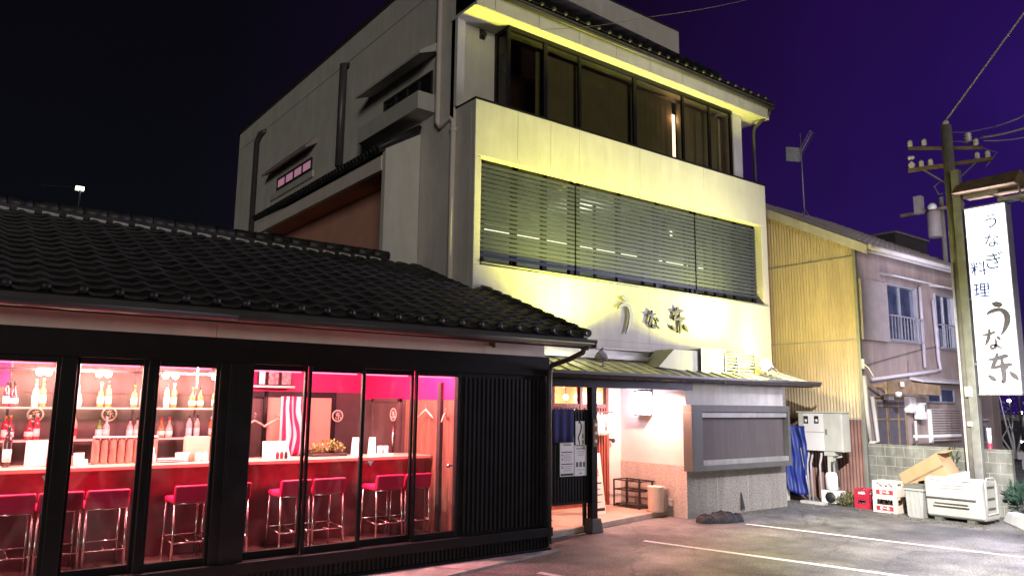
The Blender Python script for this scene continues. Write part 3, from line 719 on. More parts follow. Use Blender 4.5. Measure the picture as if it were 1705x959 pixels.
# picture shelf
P0 = UY(418, 641, 11.3); P1 = UY(489, 641, 11.3)
t = thing('picture_shelf', 'red wall shelf holding framed pictures high on the back wall', 'shelf', P0)
MB().box(P0.x, P1.x, 11.25, 11.48, P0.z - .03, P0.z).build('board', M['ivory'], t)
for a, b, c, lb in ((430, 444, 'ivory', 'narrow framed picture, left on the red picture shelf'), (446, 466, 'pic', 'square framed portrait picture in middle of the picture shelf'), (468, 487, 'pic', 'framed picture, right on the picture shelf')):
    if 'pic' not in M: M['pic'] = mat('picture_print', (.75, .45, .42), .6, col2=(.35, .08, .1), scale=16)
    xa, xb = UY(a, 620, 11.4).x, UY(b, 620, 11.4).x; z0 = P0.z + .002; z1 = UY(a, 613, 11.4).z
    t = thing('framed_picture', lb, 'picture', (xa, 11.4, z0), 'framed pictures on the picture shelf')
    MB().box(xa, xb, 11.4, 11.425, z0, z1).build('frame', M['blackframe'], t); MB().box(xa + .02, xb - .02, 11.392, 11.399, z0 + .02, z1 - .02).build('print', M[c], t)
# red and white festival coat hanging behind the counter
xa, xb = UY(468, 700, 10.6).x, UY(512, 700, 10.6).x; z0 = UY(480, 764, 10.6).z; z1 = UY(480, 660, 10.6).z
M['coat'] = bpy.data.materials.new('striped_coat'); M['coat'].use_nodes = True
N = M['coat'].node_tree.nodes; L = M['coat'].node_tree.links
tc = N.new('ShaderNodeTexCoord'); mp = N.new('ShaderNodeMapping'); mp.inputs['Scale'].default_value = (3.2, 1, 1.3); wv = N.new('ShaderNodeTexWave'); wv.inputs['Scale'].default_value = 1.1; wv.inputs['Distortion'].default_value = 7; wv.inputs['Detail'].default_value = 1
rp = N.new('ShaderNodeValToRGB'); rp.color_ramp.interpolation = 'CONSTANT'; rp.color_ramp.elements[0].color = (.8, .7, .66, 1); rp.color_ramp.elements[1].color = (.6, .012, .1, 1); rp.color_ramp.elements[1].position = .5
L.new(tc.outputs['Object'], mp.inputs[0]); L.new(mp.outputs[0], wv.inputs['Vector']); L.new(wv.outputs['Fac'], rp.inputs['Fac']); L.new(rp.outputs[0], N['Principled BSDF'].inputs['Base Color'])
m = MB().grid(lambda u, v: (xa + (xb - xa) * u, 10.6 + .03 * math.sin(u * 14 + v), z0 + (z1 - z0) * v + (.12 * (u - .3) * (1 - v))), 30, 8)
tag(m.build('festival_coat', M['coat'], solid=.012), 'red and white patterned cloth hanging behind the counter', 'cloth')
# coat hangers
def hanger(P, along, lb):
    al = Vector(along); m = MB(); w = .2
    m.tube([P + al * -w + Vector((0, 0, -.11)), P + al * -w * .5 + Vector((0, 0, -.05)), P, P + al * w * .5 + Vector((0, 0, -.05)), P + al * w + Vector((0, 0, -.11))], [.012, .014, .016, .014, .012], 8)
    h = thing('coat_hanger', lb, 'coat hanger', P, 'wooden coat hangers in the bar')
    m.build('arms', M['palewood'], h)
    MB().tube([P, P + Vector((0, 0, .05)), P + al * .02 + Vector((0, 0, .075)), P + Vector((0, 0, .1)), P + al * -.018 + Vector((0, 0, .085))], .004, 6).build('hook', M['chrome'], h)
hanger(UY(424, 700, 10.9), (1, 0, 0), 'wooden coat hanger beside the pillar edge')
hanger(UY(463, 697, 10.7), (1, 0, 0), 'wooden coat hanger left of the striped cloth')
hanger(UX(709, 682, 5.52), (0, 1, 0), 'wooden coat hanger on the plank wall')
hanger(UX(741, 688, 5.5) , (.7, .7, 0), 'wooden coat hanger at right edge of the plank wall')
# ================================================================== MAIN BUILDING
YF = 10.2; XL = 6.88; XRR = 15.2; Y3 = 10.83; XS = 6.83
mb_ = thing('restaurant_building', 'three-storey pale restaurant with lit yellow front, louvred window and brush-written letters', 'restaurant building', (11, 10.2, 0))
ZTOP = 7.2; RZ0, RZ1 = 4.32, 6.2; RX_0, RX_1 = 7.02, 14.98
m = MB()
m.box(XL, XRR, YF, YF + .12, 2.5, RZ0); m.box(XL, XRR, YF, YF + .12, RZ1, ZTOP)
m.box(XL, RX_0, YF, YF + .12, RZ0, RZ1); m.box(RX_1, XRR, YF, YF + .12, RZ0, RZ1)
# reveal of the recess
m.box(RX_0 - .05, RX_1 + .05, YF + .12, YF + .45, RZ1, RZ1 + .06); m.box(RX_1, RX_1 + .06, YF + .12, YF + .45, RZ0, RZ1); m.box(RX_0 - .06, RX_0, YF + .12, YF + .45, RZ0, RZ1); m.box(RX_0 - .05, RX_1 + .05, YF + .12, YF + .45, RZ0 - .06, RZ0)
fw = m.build('facade_wall', M['facade'], mb_, bevel=.012)
# hairline joints of the render panels
m = MB()
for px in (862, 917, 965, 1065, 1170):
    xx = UY(px, 250, YF).x
    m.box(xx, xx + .006, YF - .002, YF + .01, RZ1 + .1, ZTOP - .03)
for px in (850, 1080): xx = UY(px, 520, YF).x; m.box(xx, xx + .006, YF - .002, YF + .01, 3.2, RZ0 - .05)
m.box(XL + .02, XRR - .02, YF - .002, YF + .01, 3.22, 3.228)
M['joint'] = mat('joint_sealant', (.42, .4, .33), .8); m.build('joint', M['joint'], fw)
m = MB(); m.box(XL, XL + .12, YF + .12, 18, 0, ZTOP); m.build('flank_wall', M['side'], mb_); m = MB(); m.box(XRR - .1, XRR, YF + .12, 18, 0, ZTOP); m.build('flank_wall', M['side'], mb_)
m = MB(); m.box(XL + .12, XRR - .1, YF + .12, Y3 + .4, ZTOP - .2, ZTOP - .1); m.build('balcony_floor', M['side'], mb_)
m = MB(); m.box(XL - .015, XRR + .015, YF - .015, YF + .14, ZTOP, ZTOP + .03); m.box(XL - .015, XL + .14, YF + .14, Y3, ZTOP, ZTOP + .03); m.build('coping', M['blackframe'], mb_)
# louvred screen : three panels of slats on dark mullions
LX0, LX1 = 7.05, 14.9
lv = [(LX0, UY(957, 330, YF + .14).x - .02), (UY(957, 330, YF + .14).x + .02, UY(1156, 400, YF + .14).x - .02), (UY(1156, 400, YF + .14).x + .02, LX1)]
n = 20; pz = (RZ1 - RZ0 - .22) / n
for k, (a, b) in enumerate(lv):
    pa = MB(); 
    for i in range(n):
        z = RZ0 + .16 + i * pz
        pa.hexa([(a, YF + .12, z), (b, YF + .12, z), (b, YF + .145, z + .012), (a, YF + .145, z + .012), (a, YF + .12, z + .064), (b, YF + .12, z + .064), (b, YF + .145, z + .07), (a, YF + .145, z + .07)])
    o = pa.build('louvre_panel', M['slat'], mb_)
    mu = MB()
    for q in ((.02, .03, .36, .37, .68, .98) if k == 0 else (.02, .34, .66, .98)):
        xx = a + (b - a) * q; mu.box(xx - .05, xx + .05, YF + .15, YF + .22, RZ0, RZ1)
    mu.box(a, b, YF + .15, YF + .2, RZ0 + .02, RZ0 + .07); mu.box(a, b, YF + .15, YF + .2, RZ1 - .07, RZ1 - .01)
    mu.build('mullion', M['blackframe'], o)
m = MB(); m.hexa([(LX0 - .02, YF - .03, RZ0 + .012), (XRR - .12, YF - .03, RZ0 - .018), (XRR - .12, YF + .3, RZ0 + .06), (LX0 - .02, YF + .3, RZ0 + .09), (LX0 - .02, YF - .03, RZ0 + .045), (XRR - .12, YF - .03, RZ0 + .015), (XRR - .12, YF + .3, RZ0 + .1), (LX0 - .02, YF + .3, RZ0 + .12)])
m.build('window_sill', M['steel'], mb_, bevel=.004)
# glazing behind the screen : frames, panes, curtains, two tube lamps inside
YG = YF + 1.0
m = MB(); m.box(LX0, LX1 + .3, YF + .45, YG + 1.6, RZ0 - .08, RZ0 - .02); m.box(LX0, LX1 + .3, YF + .45, YG + 1.6, RZ1 + .08, RZ1 + .14); m.box(LX1 + .32, LX1 + .36, YF + .45, YG + 1.6, RZ0, RZ1); m.box(LX0 - .05, LX0 - .03, YF + .45, YG + 1.6, RZ0, RZ1); m.build('gallery_shell', M['greywall'], mb_)
M['gallery'] = mat('gallery_wall', (.3, .34, .28), .7, var=.25, scale=2.2)
m = MB(); m.box(LX0, LX1 + .3, YG + 1.6, YG + 1.65, RZ0, RZ1 + .1); m.build('gallery_wall', M['gallery'], mb_)
wn = MB()
for i in range(12):
    xx = LX0 + (LX1 - LX0) * i / 11; wn.box(xx - .03, xx + .03, YG, YG + .05, RZ0, RZ1)
wn.box(LX0, LX1, YG, YG + .05, RZ0, RZ0 + .3); w = wn.build('inner_window', M['darkmetal'], mb_)
MB().poly([(LX0, YG + .02, RZ0 + .3), (LX1, YG + .02, RZ0 + .3), (LX1, YG + .02, RZ1), (LX0, YG + .02, RZ1)]).build('pane', M['blueglass'] if False else M['glass'], w)
for px0, px1, py, yy in ((806, 944, 350, YG + .8), (962, 1060, 385, YG + .8), (1090, 1150, 415, YG + .8), (1160, 1235, 440, YG + .8)):
    A = UY(px0, py, yy); Bq = UY(px1, py, yy); z = 5.42
    MB().box(A.x, Bq.x, yy, yy + .04, z, z + .035).build('tube_lamp', M['tubelight'], mb_)
    MB().box(A.x, Bq.x, yy, yy + .04, z + .15, z + .18).build('tube_lamp', M['tubelight'], mb_)
for px, py in ((1118, 375), (1243, 455)): P = UY(px, py, YG + .9); MB().box(P.x - .02, P.x + .02, YG + .9, YG + .94, P.z - .3, P.z + .3).build('tube_lamp', M['tubelight'], mb_)
l = lamp_light('gallery_light', (10.8, YG + .6, RZ1 - .1), 10, (.85, 1, .75), .3); setp(l, mb_)
# wall letters, raised from the wall with pale sides
for gl, x, z, w, h, nm, mt in ((GL_U, UY(1024, 508, YF).x - .03, UY(1045, 555, YF).z, .5, .74, 'first', 'steel'), (GL_NA, UY(1073, 537, YF).x + .02, UY(1090, 549, YF).z + .02, .38, .36, 'second', 'darkmetal'), (GL_HI, UY(1114, 540, YF).x - .03, UY(1128, 556, YF).z + .02, .52, .52, 'third', 'darkmetal')):
    o = brush(MB(), gl, (x, YF - .03, z), (1, 0, 0), (0, 0, 1), w, h, .03).build('wall_letter', M['letterface'] if 'letterface' in M else M[mt], mb_)
    for q in (.3, .7): pass
# third floor : set-back wall, bay of bronze glass, soffit, fascia, roof
ZS = 8.9; YBAY = 10.42; BX0, BX1 = UY(847, 100, YBAY).x, UY(1217, 240, YBAY).x
m = MB(); m.box(XS, BX0 + .02, Y3, Y3 + .12, ZTOP - .2, ZS); m.build('upper_wall', M['facade'], mb_); m = MB(); m.box(BX1 - .02, XRR - .1, Y3, Y3 + .12, ZTOP - .2, ZS); m.build('upper_wall', M['facade'], mb_)
m = MB(); m.box(XS + .002, XS + .16, YF + .55, Y3, ZTOP + .035, ZS - .002); m.build('left_pilaster', M['facade'], mb_)
m = MB(); m.box(UY(1218, 240, 10.5).x + .02, UY(1232, 250, 10.5).x + .03, 10.46, Y3, ZTOP + .035, ZS - .002); m.build('right_pilaster', M['facade'], mb_)
divs = [847, 908, 965, 1056, 1135, 1178, 1217]
xs = [UY(p, 120, YBAY).x for p in divs]; xs[0] = BX0; xs[-1] = BX1
zb, zt = ZTOP + .04, ZS - .012
bay = MB()
for i, x in enumerate(xs):
    t = .045 if i in (1, 3) else .03
    bay.box(x - t, x + t, YBAY - .02, YBAY + .04, zb, zt - .06)
bay.box(BX0 - .03, BX1 + .03, YBAY - .04, YBAY + .05, zt - .06, zt); bay.box(BX0 - .03, BX1 + .03, YBAY - .03, YBAY + .05, zb - .03, zb + .02)
bay.box(BX0 - .03, BX0 + .03, YBAY + .05, Y3, zt - .06, zt); bay.box(BX0 - .03, BX0 + .03, Y3 - .06, Y3 - .002, zb, zt - .06)
bw = bay.build('bay_window', M['blackframe'], mb_, bevel=.004)
for i in range(6): MB().poly([(xs[i] + .03, YBAY, zb), (xs[i+1] - .03, YBAY, zb), (xs[i+1] - .03, YBAY, zt - .06), (xs[i] + .03, YBAY, zt - .06)]).build('pane', M['bronze'], bw)
MB().poly([(BX0, Y3 - .06, zb), (BX0, YBAY + .05, zb), (BX0, YBAY + .05, zt - .06), (BX0, Y3 - .06, zt - .06)]).build('pane', M['bronze'], bw)
M['curtain'] = mat('bay_curtain', (.46, .45, .33), .9, var=.12, scale=3)
def curtain(x0, x1): 
    return MB().grid(lambda u, v: (x0 + (x1 - x0) * u, YBAY + .3 + .003 * math.sin(u * (x1 - x0) * 38), zb + (zt - .1 - zb) * v), int(24 * (x1 - x0)) + 4, 1).build('curtain', M['curtain'], bw)
gx = UY(1117, 230, YBAY + .34).x
curtain(xs[1], gx); curtain(gx + .15, xs[6])
m = MB(); m.box(BX0, BX1, YBAY + 1.6, YBAY + 1.65, zb, zt); m.build('room_wall', M['darkwall'], bw)
P = UY(1127, 198, YBAY + .44)
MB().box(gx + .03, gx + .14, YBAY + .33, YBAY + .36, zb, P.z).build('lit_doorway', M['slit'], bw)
l = lamp_light('room_lamp', (gx + .08, YBAY + .24, P.z - .12), 1.6, (1, .55, .4), .03); setp(l, bw)
EX0, EX1, YEV = XS - .02, 15.34, 10.16
m = MB(); m.box(EX0, EX1, YEV, Y3 + .1, ZS, ZS + .05); m.box(XRR - .1, EX1, Y3 + .1, 18, ZS, ZS + .05); m.build('eave_soffit', M['facade'], mb_)
m = MB(); m.box(EX0, EX1, YEV - .04, YEV, ZS - .025, ZS + .27); m.box(EX1, EX1 + .04, YEV - .04, 18, ZS - .025, ZS + .27); m.build('fascia', M['fascia'], mb_, bevel=.006)
for k in range(8): xx = EX0 + 1.0 * k + .4; MB().box(xx, xx + .006, YEV - .044, YEV - .038, ZS, ZS + .25).build('joint', M['joint'], mb_)
m = MB(); m.box(EX0, EX1 + .1, YEV - .16, YEV - .04, ZS + .3, ZS + .33); m.tube([(EX0, YEV - .1, ZS + .27), (EX1 + .1, YEV - .1, ZS + .27)], .055, 8); m.build('gutter', M['gutter'], mb_)
zr = ZS + .36; sl = .42; m = MB(); tile_roof(m, EX0, EX1 + .12, YEV - .16, zr, YEV + 3.6, sl)
for i in range(int((EX1 - EX0) / .288)): m.lathe([(1e-6, -.03), (.045, -.02), (.05, .06)], (EX0 + (i + .72) * .288, YEV - .17, zr + .05), 10, Matrix.Rotation(rad(-90), 4, 'X'))
rf = m.build('tiled_roof', M['tile'], mb_)
m = MB(); m.poly([(EX0, YEV - .1, zr - .03), (EX1 + .1, YEV - .1, zr - .03), (EX1 + .1, YEV + 3.6, zr + 3.7 * sl - .03), (EX0, YEV + 3.6, zr + 3.7 * sl - .03)]); m.build('roof_deck', M['gutter'], rf)
m = MB(); ys = YEV + .55; zz = zr + (ys - YEV + .16) * sl
for x in [EX0 + .4 * i for i in range(int((EX1 - EX0 - 1.6) / .4) + 1)]: m.bar((x, ys, zz), (x, ys, zz + .2), .018)
m.bar((EX0, ys, zz + .2), (EX1 - 1.6, ys, zz + .2), .022); m.bar((EX0, ys, zz + .12), (EX1 - 1.6, ys, zz + .12), .018); m.build('snow_guard', M['darkmetal'], rf)
P = UY(1130, 55, 13.0); m = MB(); m.box(10.0, P.x, 13.0, 18, 9.5, P.z + .02); ph = m.build('roof_house', M['side'], mb_)
MB().box(9.97, P.x + .03, 12.97, 13.02, P.z + .02, P.z + .06).build('coping', M['darkmetal'], ph)
m = MB(); A = Vector((EX1 + .02, YEV - .1, ZS + .24)); m.tube([A, A + Vector((0, .06, -.14)), (XRR - .02, 10.4, ZS - .2), (XRR - .02, 10.44, ZS - .35), (XRR - .02, 10.44, ZTOP)], .04, 8); m.build('downpipe', M['gutter'], mb_)
P = UY(803, 58, Y3 - .02); m = MB().box(P.x - .05, P.x + .05, Y3 - .03, Y3, P.z - .09, P.z + .09); m.tube([P, P + Vector((0, -.09, -.03))], .045, 10); m.build('wall_bracket', M['darkmetal'], mb_)
# long side wall running back
YK = UX(400, 225, XS).y; ZK = UX(400, 225, XS).z
m = MB(); zf = ZK; 
m.poly([(XS, Y3, 0), (XS, Y3, zf), (XS, YK, zf), (XS, YK, 0)][::-1]); m.poly([(XS, YK, 0), (XS, YK, zf), (XRR, YK, zf), (XRR, YK, 0)][::-1]); m.poly([(XS, Y3, zf), (XRR, Y3 + .4, zf), (XRR, YK, zf), (XS, YK, zf)])
sw = m.build('side_wall', M['side'], mb_)
q0 = UX(660, 0, XS)
m = MB(); m.box(XS - .06, XS + .1, Y3 + .3, YK + .06, ZK + .002, ZK + .07); m.build('parapet_edge', M['darkmetal'], mb_); print('ZK', ZK, YK)
MB().box(XS - .012, XS, Y3, YK, ZK - .55, ZK - .54).build('joint', M['joint'], sw)
def side_window(pa, pb, awn, lit, extra):
    """window on the side wall: pa = far-bottom pixel, pb = near-top pixel"""
    a = UX(*pa, XS); b = UX(*pb, XS); y0, y1 = min(a.y, b.y), max(a.y, b.y); z0, z1 = min(a.z, b.z), max(a.z, b.z)
    f = MB()
    for z in (z0, z1 - .05): f.box(XS - .04, XS - .002, y0, y1, z, z + .05)
    for k in range(5): yy = y0 + (y1 - y0 - .05) * k / 4; f.box(XS - .035, XS - .003, yy, yy + .05, z0 + .05, z1 - .05)
    w = f.build('side_window', M['darkmetal'], mb_)
    MB().box(XS - .012, XS - .004, y0 + .05, y1 - .05, z0 + .05, z1 - .05).build('pane', M['pinkwin'] if lit else M['darkglass'], w)
    m = MB(); e = .45 if not lit else .3
    m.hexa([(XS - e, y0 - .25, z1 + .12), (XS, y0 - .25, z1 + .3), (XS, y1 + .5, z1 + .3), (XS - e, y1 + .5, z1 + .12), (XS - e, y0 - .25, z1 + .18), (XS, y0 - .25, z1 + .5), (XS, y1 + .5, z1 + .5), (XS - e, y1 + .5, z1 + .18)])
    m.build('awning', M['fascia'] if not lit else M['shutter'], w, bevel=.008)
    m = MB(); m.box(XS - (.4 if not lit else .06), XS - .003, y0 - .15, y1 + .4, z0 - .4 if not lit else z0 - .22, z0 - .06 if not lit else z0 - .05); m.build('window_sill', M['fascia'], w, bevel=.008)
    return y0, y1, z0, z1
W1 = side_window((640, 208), (722, 118), True, False, None)
W2 = side_window((462, 318), (521, 262), True, True, None)
# round flues, downpipes
m = MB(); P = UX(572, 108, XS - .12); Q = UX(569, 275, XS - .12); m.tube([(XS, P.y, P.z), (P.x, P.y, P.z), (P.x, P.y, Q.z)], .085, 12); m.build('flue_pipe', M['gutter'], mb_)
m = MB(); P = UX(428, 226, XS - .1); m.tube([(XS, P.y - .5, P.z + .02), (P.x, P.y - .3, P.z - .02), (P.x, P.y, P.z - .2), (P.x, P.y, 3)], .07, 10); m.build('downpipe', M['gutter'], mb_)
m = MB(); P = UX(728, 205, XS - .06); Q = UX(750, 205, XL - .06); m.tube([(XS - .06, P.y, 9.6), (XS - .06, P.y, P.z), (XS - .06, P.y - .1, P.z - .1), (XL - .06, 10.9, P.z - .02), (XL - .06, 10.8, P.z - .1), (XL - .06, 10.8, 3.6)], .05, 12); m.lathe([(.06, 0), (.065, .03), (.06, .1)], (XL - .06, 10.8, P.z - .3), 12); m.build('downpipe', M['soffit'], mb_)
# side wing : tiled lean-to over a recess, closed by a pale end wall
YW = 11.95; A = UY(643, 247, YW); XW = A.x
m = MB(); z1 = UY(745, 235, YW).z
m.hexa([(XW, YW, 3.9), (XS - .01, YW, 3.9), (XS - .01, YW + .14, 3.9), (XW, YW + .14, 3.9), (XW, YW, A.z), (XS - .01, YW, z1), (XS - .01, YW + .14, z1), (XW, YW + .14, A.z)])
wg = m.build('wing_end_wall', M['facade'], mb_, bevel=.006)
YWB = UX(430, 372, XW).y; zE = A.z
m = MB(); n = 46
m.hexa([(XW - .12, YW + .02, zE - .1), (XS, YW + .02, z1 + .03), (XS, YWB, z1 + .03), (XW - .12, YWB, zE - .1), (XW - .12, YW + .02, zE - .05), (XS, YW + .02, z1 + .12), (XS, YWB, z1 + .12), (XW - .12, YWB, zE - .05)])
for i in range(n):
    yy = YW + .05 + (YWB - YW) * i / n
    m.tube([(XW - .16, yy, zE - .03), (XS, yy, z1 + .14)], .06, 8)
m.build('wing_roof', M['tile'], mb_)
m = MB(); m.box(XW - .02, XW + .08, YW + .14, YWB, zE - .38, zE - .1); m.build('wing_beam', M['soffit'], mb_)
M['pinkish'] = mat('pink_lit_render', (.6, .3, .22), .85, var=.15, scale=1.5)  # pink light inside the recess put into the render colour
m = MB(); m.box(XW + .08, XS - .003, YW + .14, YWB, zE - .3, zE - .25); m.box(XS - .02, XS - .004, YW + .14, YWB, 2.9, zE - .3); m.build('recess_lining', M['pinkish'], mb_)
P = UZ(535, 377, zE - .32); m = MB().lathe([(.09, 0), (.1, -.03), (.04, -.06), (1e-6, -.07)], (P.x, P.y, zE - .3), 12); m.build('ceiling_fitting', M['darkmetal'], mb_)
P = UX(605, 400, XS - .05); m = MB()
for k in range(12): m.box(XS - .05, XS - .022, P.y - .5, P.y + .5, 3.4 + k * .11, 3.48 + k * .11)
m.build('slatted_shutter', M['darkmetal'], mb_)

# ------------------------------------------------------------------ ground floor block, canopy, entrance
GX0, GX1, YGF = 11.1, 14.2, 9.32
m = MB(); m.box(GX0, GX1, YGF + .015, YF - .02, .0, 2.5); m.box(GX0, GX0 + .1, YF - .02, 11.2, 0, 2.5)
gf = m.build('ground_floor_wall', M['pinkwall'], mb_)
# two colours of finish: stone cladding to 0.93 m
m = MB(); m.box(GX0 - .014, GX1 + .004, YGF - .002, YGF + .014, 0, .94); m.build('stone_dado', M['stone'], mb_)
M['litstone'] = mat('lit_speckled_stone', (.62, .55, .5), .85, col2=(.36, .31, .28), scale=38, bump=.5, bscale=110, stain=.15)  # same stone lightened on this side: lamp light put into the colour
MB().box(GX0 - .016, GX0 - .001, YGF - .001, 11.19, 0, .93).build('stone_dado', M['litstone'], mb_)
m = MB(); m.box(GX0 - .001, GX1, YGF, YGF + .014, .942, 2.5); m.build('front_render', M['greywall'], mb_)
m = MB()
for yy in (10.15, 10.85): m.box(GX0 - .0175, GX0 - .0155, yy, yy + .008, 0, .92)
for xx in (11.95, 12.9): m.box(xx, xx + .008, YGF - .0035, YGF - .0015, 0, .92)
m.build('joint', M['joint'], mb_)
m = MB(); m.box(GX1, XRR, YF - .3, YF - .02, 0, 2.6); m.build('return_wall', M['greywall'], mb_)
# outlet on dado
P = UX(1116, 836, GX0 - .02); MB().box(GX0 - .06, GX0 - .016, P.y - .06, P.y + .06, P.z - .06, P.z + .07).build('outdoor_socket', M['porcelain'], mb_, bevel=.01)
# display window
dw = [UY(1150, 673, YGF - .2), UY(1306, 680, YGF - .2), UY(1310, 775, YGF - .2), UY(1160, 783, YGF - .2)]
x0, x1 = dw[0].x, 14.1; z0, z1 = .84, 2.04; yo = YGF - .22
m = MB(); fr = .13
m.box(x0, x1, yo, YGF - .003, z1 - fr, z1); m.box(x0, x1, yo, YGF - .003, z0, z0 + fr * .8); m.box(x0, x0 + .3, yo, YGF - .003, z0 + fr * .8, z1 - fr); m.box(x1 - .07, x1, yo, YGF - .003, z0 + fr * .8, z1 - fr)
ds = m.build('display_window', M['displayframe'], mb_, bevel=.006)
MB().box(x0 + .3, x1 - .07, yo + .1, yo + .13, z0 + fr * .8, z1 - fr).build('screen', M['tablegrey'], ds)
m = MB(); m.box(x0 + .3, x1 - .07, yo + .03, yo + .06, z1 - fr - .1, z1 - fr - .01); m.box(x0 + .302, x1 - .072, yo + .02, yo + .1, z0 + fr * .8, z0 + fr * .8 + .09); m.build('rail', M['steel'], ds)
# canopy : sheet-metal lean-to with ribs, gutter and beam
CX0, CX1, YC0, ZC0, ZC1 = 7.1, 15.0, 9.06, 2.53, 2.9
def croof(u, v): return (CX0 + (CX1 - CX0) * u, YC0 + (YF - .003 - YC0) * v, ZC0 + (ZC1 - ZC0) * v)
m = MB().grid(croof, 1, 1, False); x = CX0
while x < CX1:
    m.bar(Vector((x, YC0 + .01, ZC0 + .012)), Vector((x, YF - .01, ZC1 + .012)), .025, .03); x += .33
M['canopymetal'] = mat('painted_roof_sheet', (.5, .49, .42), .45, metal=.2, var=.12, scale=2, stain=.15)
cn = m.build('canopy_roof', M['canopymetal'], mb_, solid=.006)
m = MB()
m.box(CX0, CX1 - .2, YF - .1, YF - .002, ZC1 - .01, ZC1 + .14); m.box(CX0, CX1 - .2, YF - .18, YF - .002, ZC1 + .14, ZC1 + .16); m.box(CX0, 11.5, YF - .3, YF - .1, ZC1 - .05, ZC1 + .03); m.build('flashing', M['canopymetal'], cn)
m = MB(); m.grid(lambda u, v: (CX0 + (CX1 + .1 - CX0) * u, YC0 - .03 + .07 * math.cos(PI * v), ZC0 + .0 - .08 * math.sin(PI * v)), 1, 8); m.box(CX0, CX1 + .1, YC0 - .115, YC0 - .1, ZC0 - .02, ZC0 + .02)
x = CX0 + .5
while x < CX1: m.box(x, x + .02, YC0 - .12, YC0 - .02, ZC0 - .085, ZC0 - .078); x += .6
m.build('gutter', M['gutter'], cn, solid=.006)
m = MB(); m.box(7.1, 11.12, 9.16, 9.27, 2.3, 2.45); m.box(CX0, CX1, YC0 + .04, YC0 + .08, ZC0 - .1, ZC0 + .0); m.box(7.1, 11.08, 9.28, 11.0, 2.44, 2.47)
m.build('canopy_beam', M['blackframe'], cn)
m = MB(); m.box(7.06, 7.12, 9.15, 9.27, .12, 2.3); m.build('wall_post', M['blackframe'], mb_)
P0 = Vector((8.62, 9.2, 0)); pw = .06
t = thing('canopy_post', 'dark square canopy post on stone block at entrance', 'post', P0)
MB().box(P0.x - pw, P0.x + pw, P0.y - pw, P0.y + pw, .2, 2.3).build('shaft', M['blackframe'], t, bevel=.004)
m = MB(); m.hexa([(P0.x - .13, P0.y - .13, 0), (P0.x + .13, P0.y - .13, 0), (P0.x + .13, P0.y + .13, 0), (P0.x - .13, P0.y + .13, 0), (P0.x - .1, P0.y - .1, .22), (P0.x + .1, P0.y - .1, .22), (P0.x + .1, P0.y + .1, .22), (P0.x - .1, P0.y + .1, .22)]); m.build('stone_base', M['granite'], t, bevel=.015)
# entrance wall : posts, transom windows, sliding lattice door
YD = 11.0
m = MB(); m.box(10.72, GX0, YD, YD + .1, .1, 2.5); m.build('entrance_wall', M['pinkwall'], mb_)
m = MB()
for x in (7.12, 8.9, 9.25, 9.96, 10.66): m.box(x, x + .07, YD - .04, YD + .06, .1, 2.44)
for z in (1.96, 2.36): m.box(7.12, 10.73, YD - .03, YD + .05, z, z + .08)
m.box(7.12, 10.73, YD - .035, YD + .05, .1, .16)
ef = m.build('entrance_frame', M['lattice'], mb_, bevel=.004)
M['warmglass'] = thin_glass('transom_glass', (.95, .9, .85))
MB().poly([(7.19, YD, 2.04), (10.66, YD, 2.04), (10.66, YD, 2.36), (7.19, YD, 2.36)]).build('transom_pane', M['warmglass'], ef)
m = MB(); x = 9.32
while x < 10.66:
    if not 9.95 < x < 10.05: m.box(x, x + .035, YD - .05, YD - .02, .16, 1.96)
    x += .07
m.box(9.32, 10.66, YD - .02, YD - .008, .16, 1.96); dr = m.build('sliding_door', M['lattice'], mb_)
M['milk'] = mat('door_glass', (.5, .2, .15), .2)
MB().box(9.32, 9.33, YD, YD + .01, .2, 1.9)
m = MB(); m.box(7.19, 8.9, YD + .0, YD + .04, .16, 1.96); m.build('low_panel', M['peach'], mb_)
# entrance hall behind: walls, globe lamp
m = MB(); m.box(7.0, 11.1, YD + 1.6, YD + 1.65, .1, 2.8); m.box(7.0, 11.1, YD + .1, YD + 1.6, 2.7, 2.75); m.box(11.0, 11.05, YD + .1, YD + 1.6, .1, 2.7); m.box(7.0, 7.05, YD + .1, YD + 1.6, .1, 2.7); m.build('hall_wall', M['peach'], mb_)
m = MB(); 
for x in (9.35, 10.3): m.box(x, x + .1, YD + 1.5, YD + 1.59, .1, 2.7)
m.build('hall_post', M['lattice'], mb_)
P = UY(942, 661, YD + 1.0)
t = thing('globe_lamp', 'small round globe lamp glowing inside the entrance transom', 'lamp', P)
MB().ball(P, .055, 12).build('globe', M['globe'], t); MB().tube([P + Vector((0, 0, .05)), P + Vector((0, 0, .35))], .008, 6).build('cord', M['wire'], t)
l = lamp_light('globe_light', P + Vector((0, 0, -.1)), 22, (1, .55, .3), .06); setp(l, t)
# shoji-like glowing screen seen through the small transom
P = UY(991, 662, YD + .6); MB().box(P.x - .12, P.x + .1, YD + .6, YD + .63, 1.9, P.z + .12).build('paper_lamp', M['globe'], mb_)
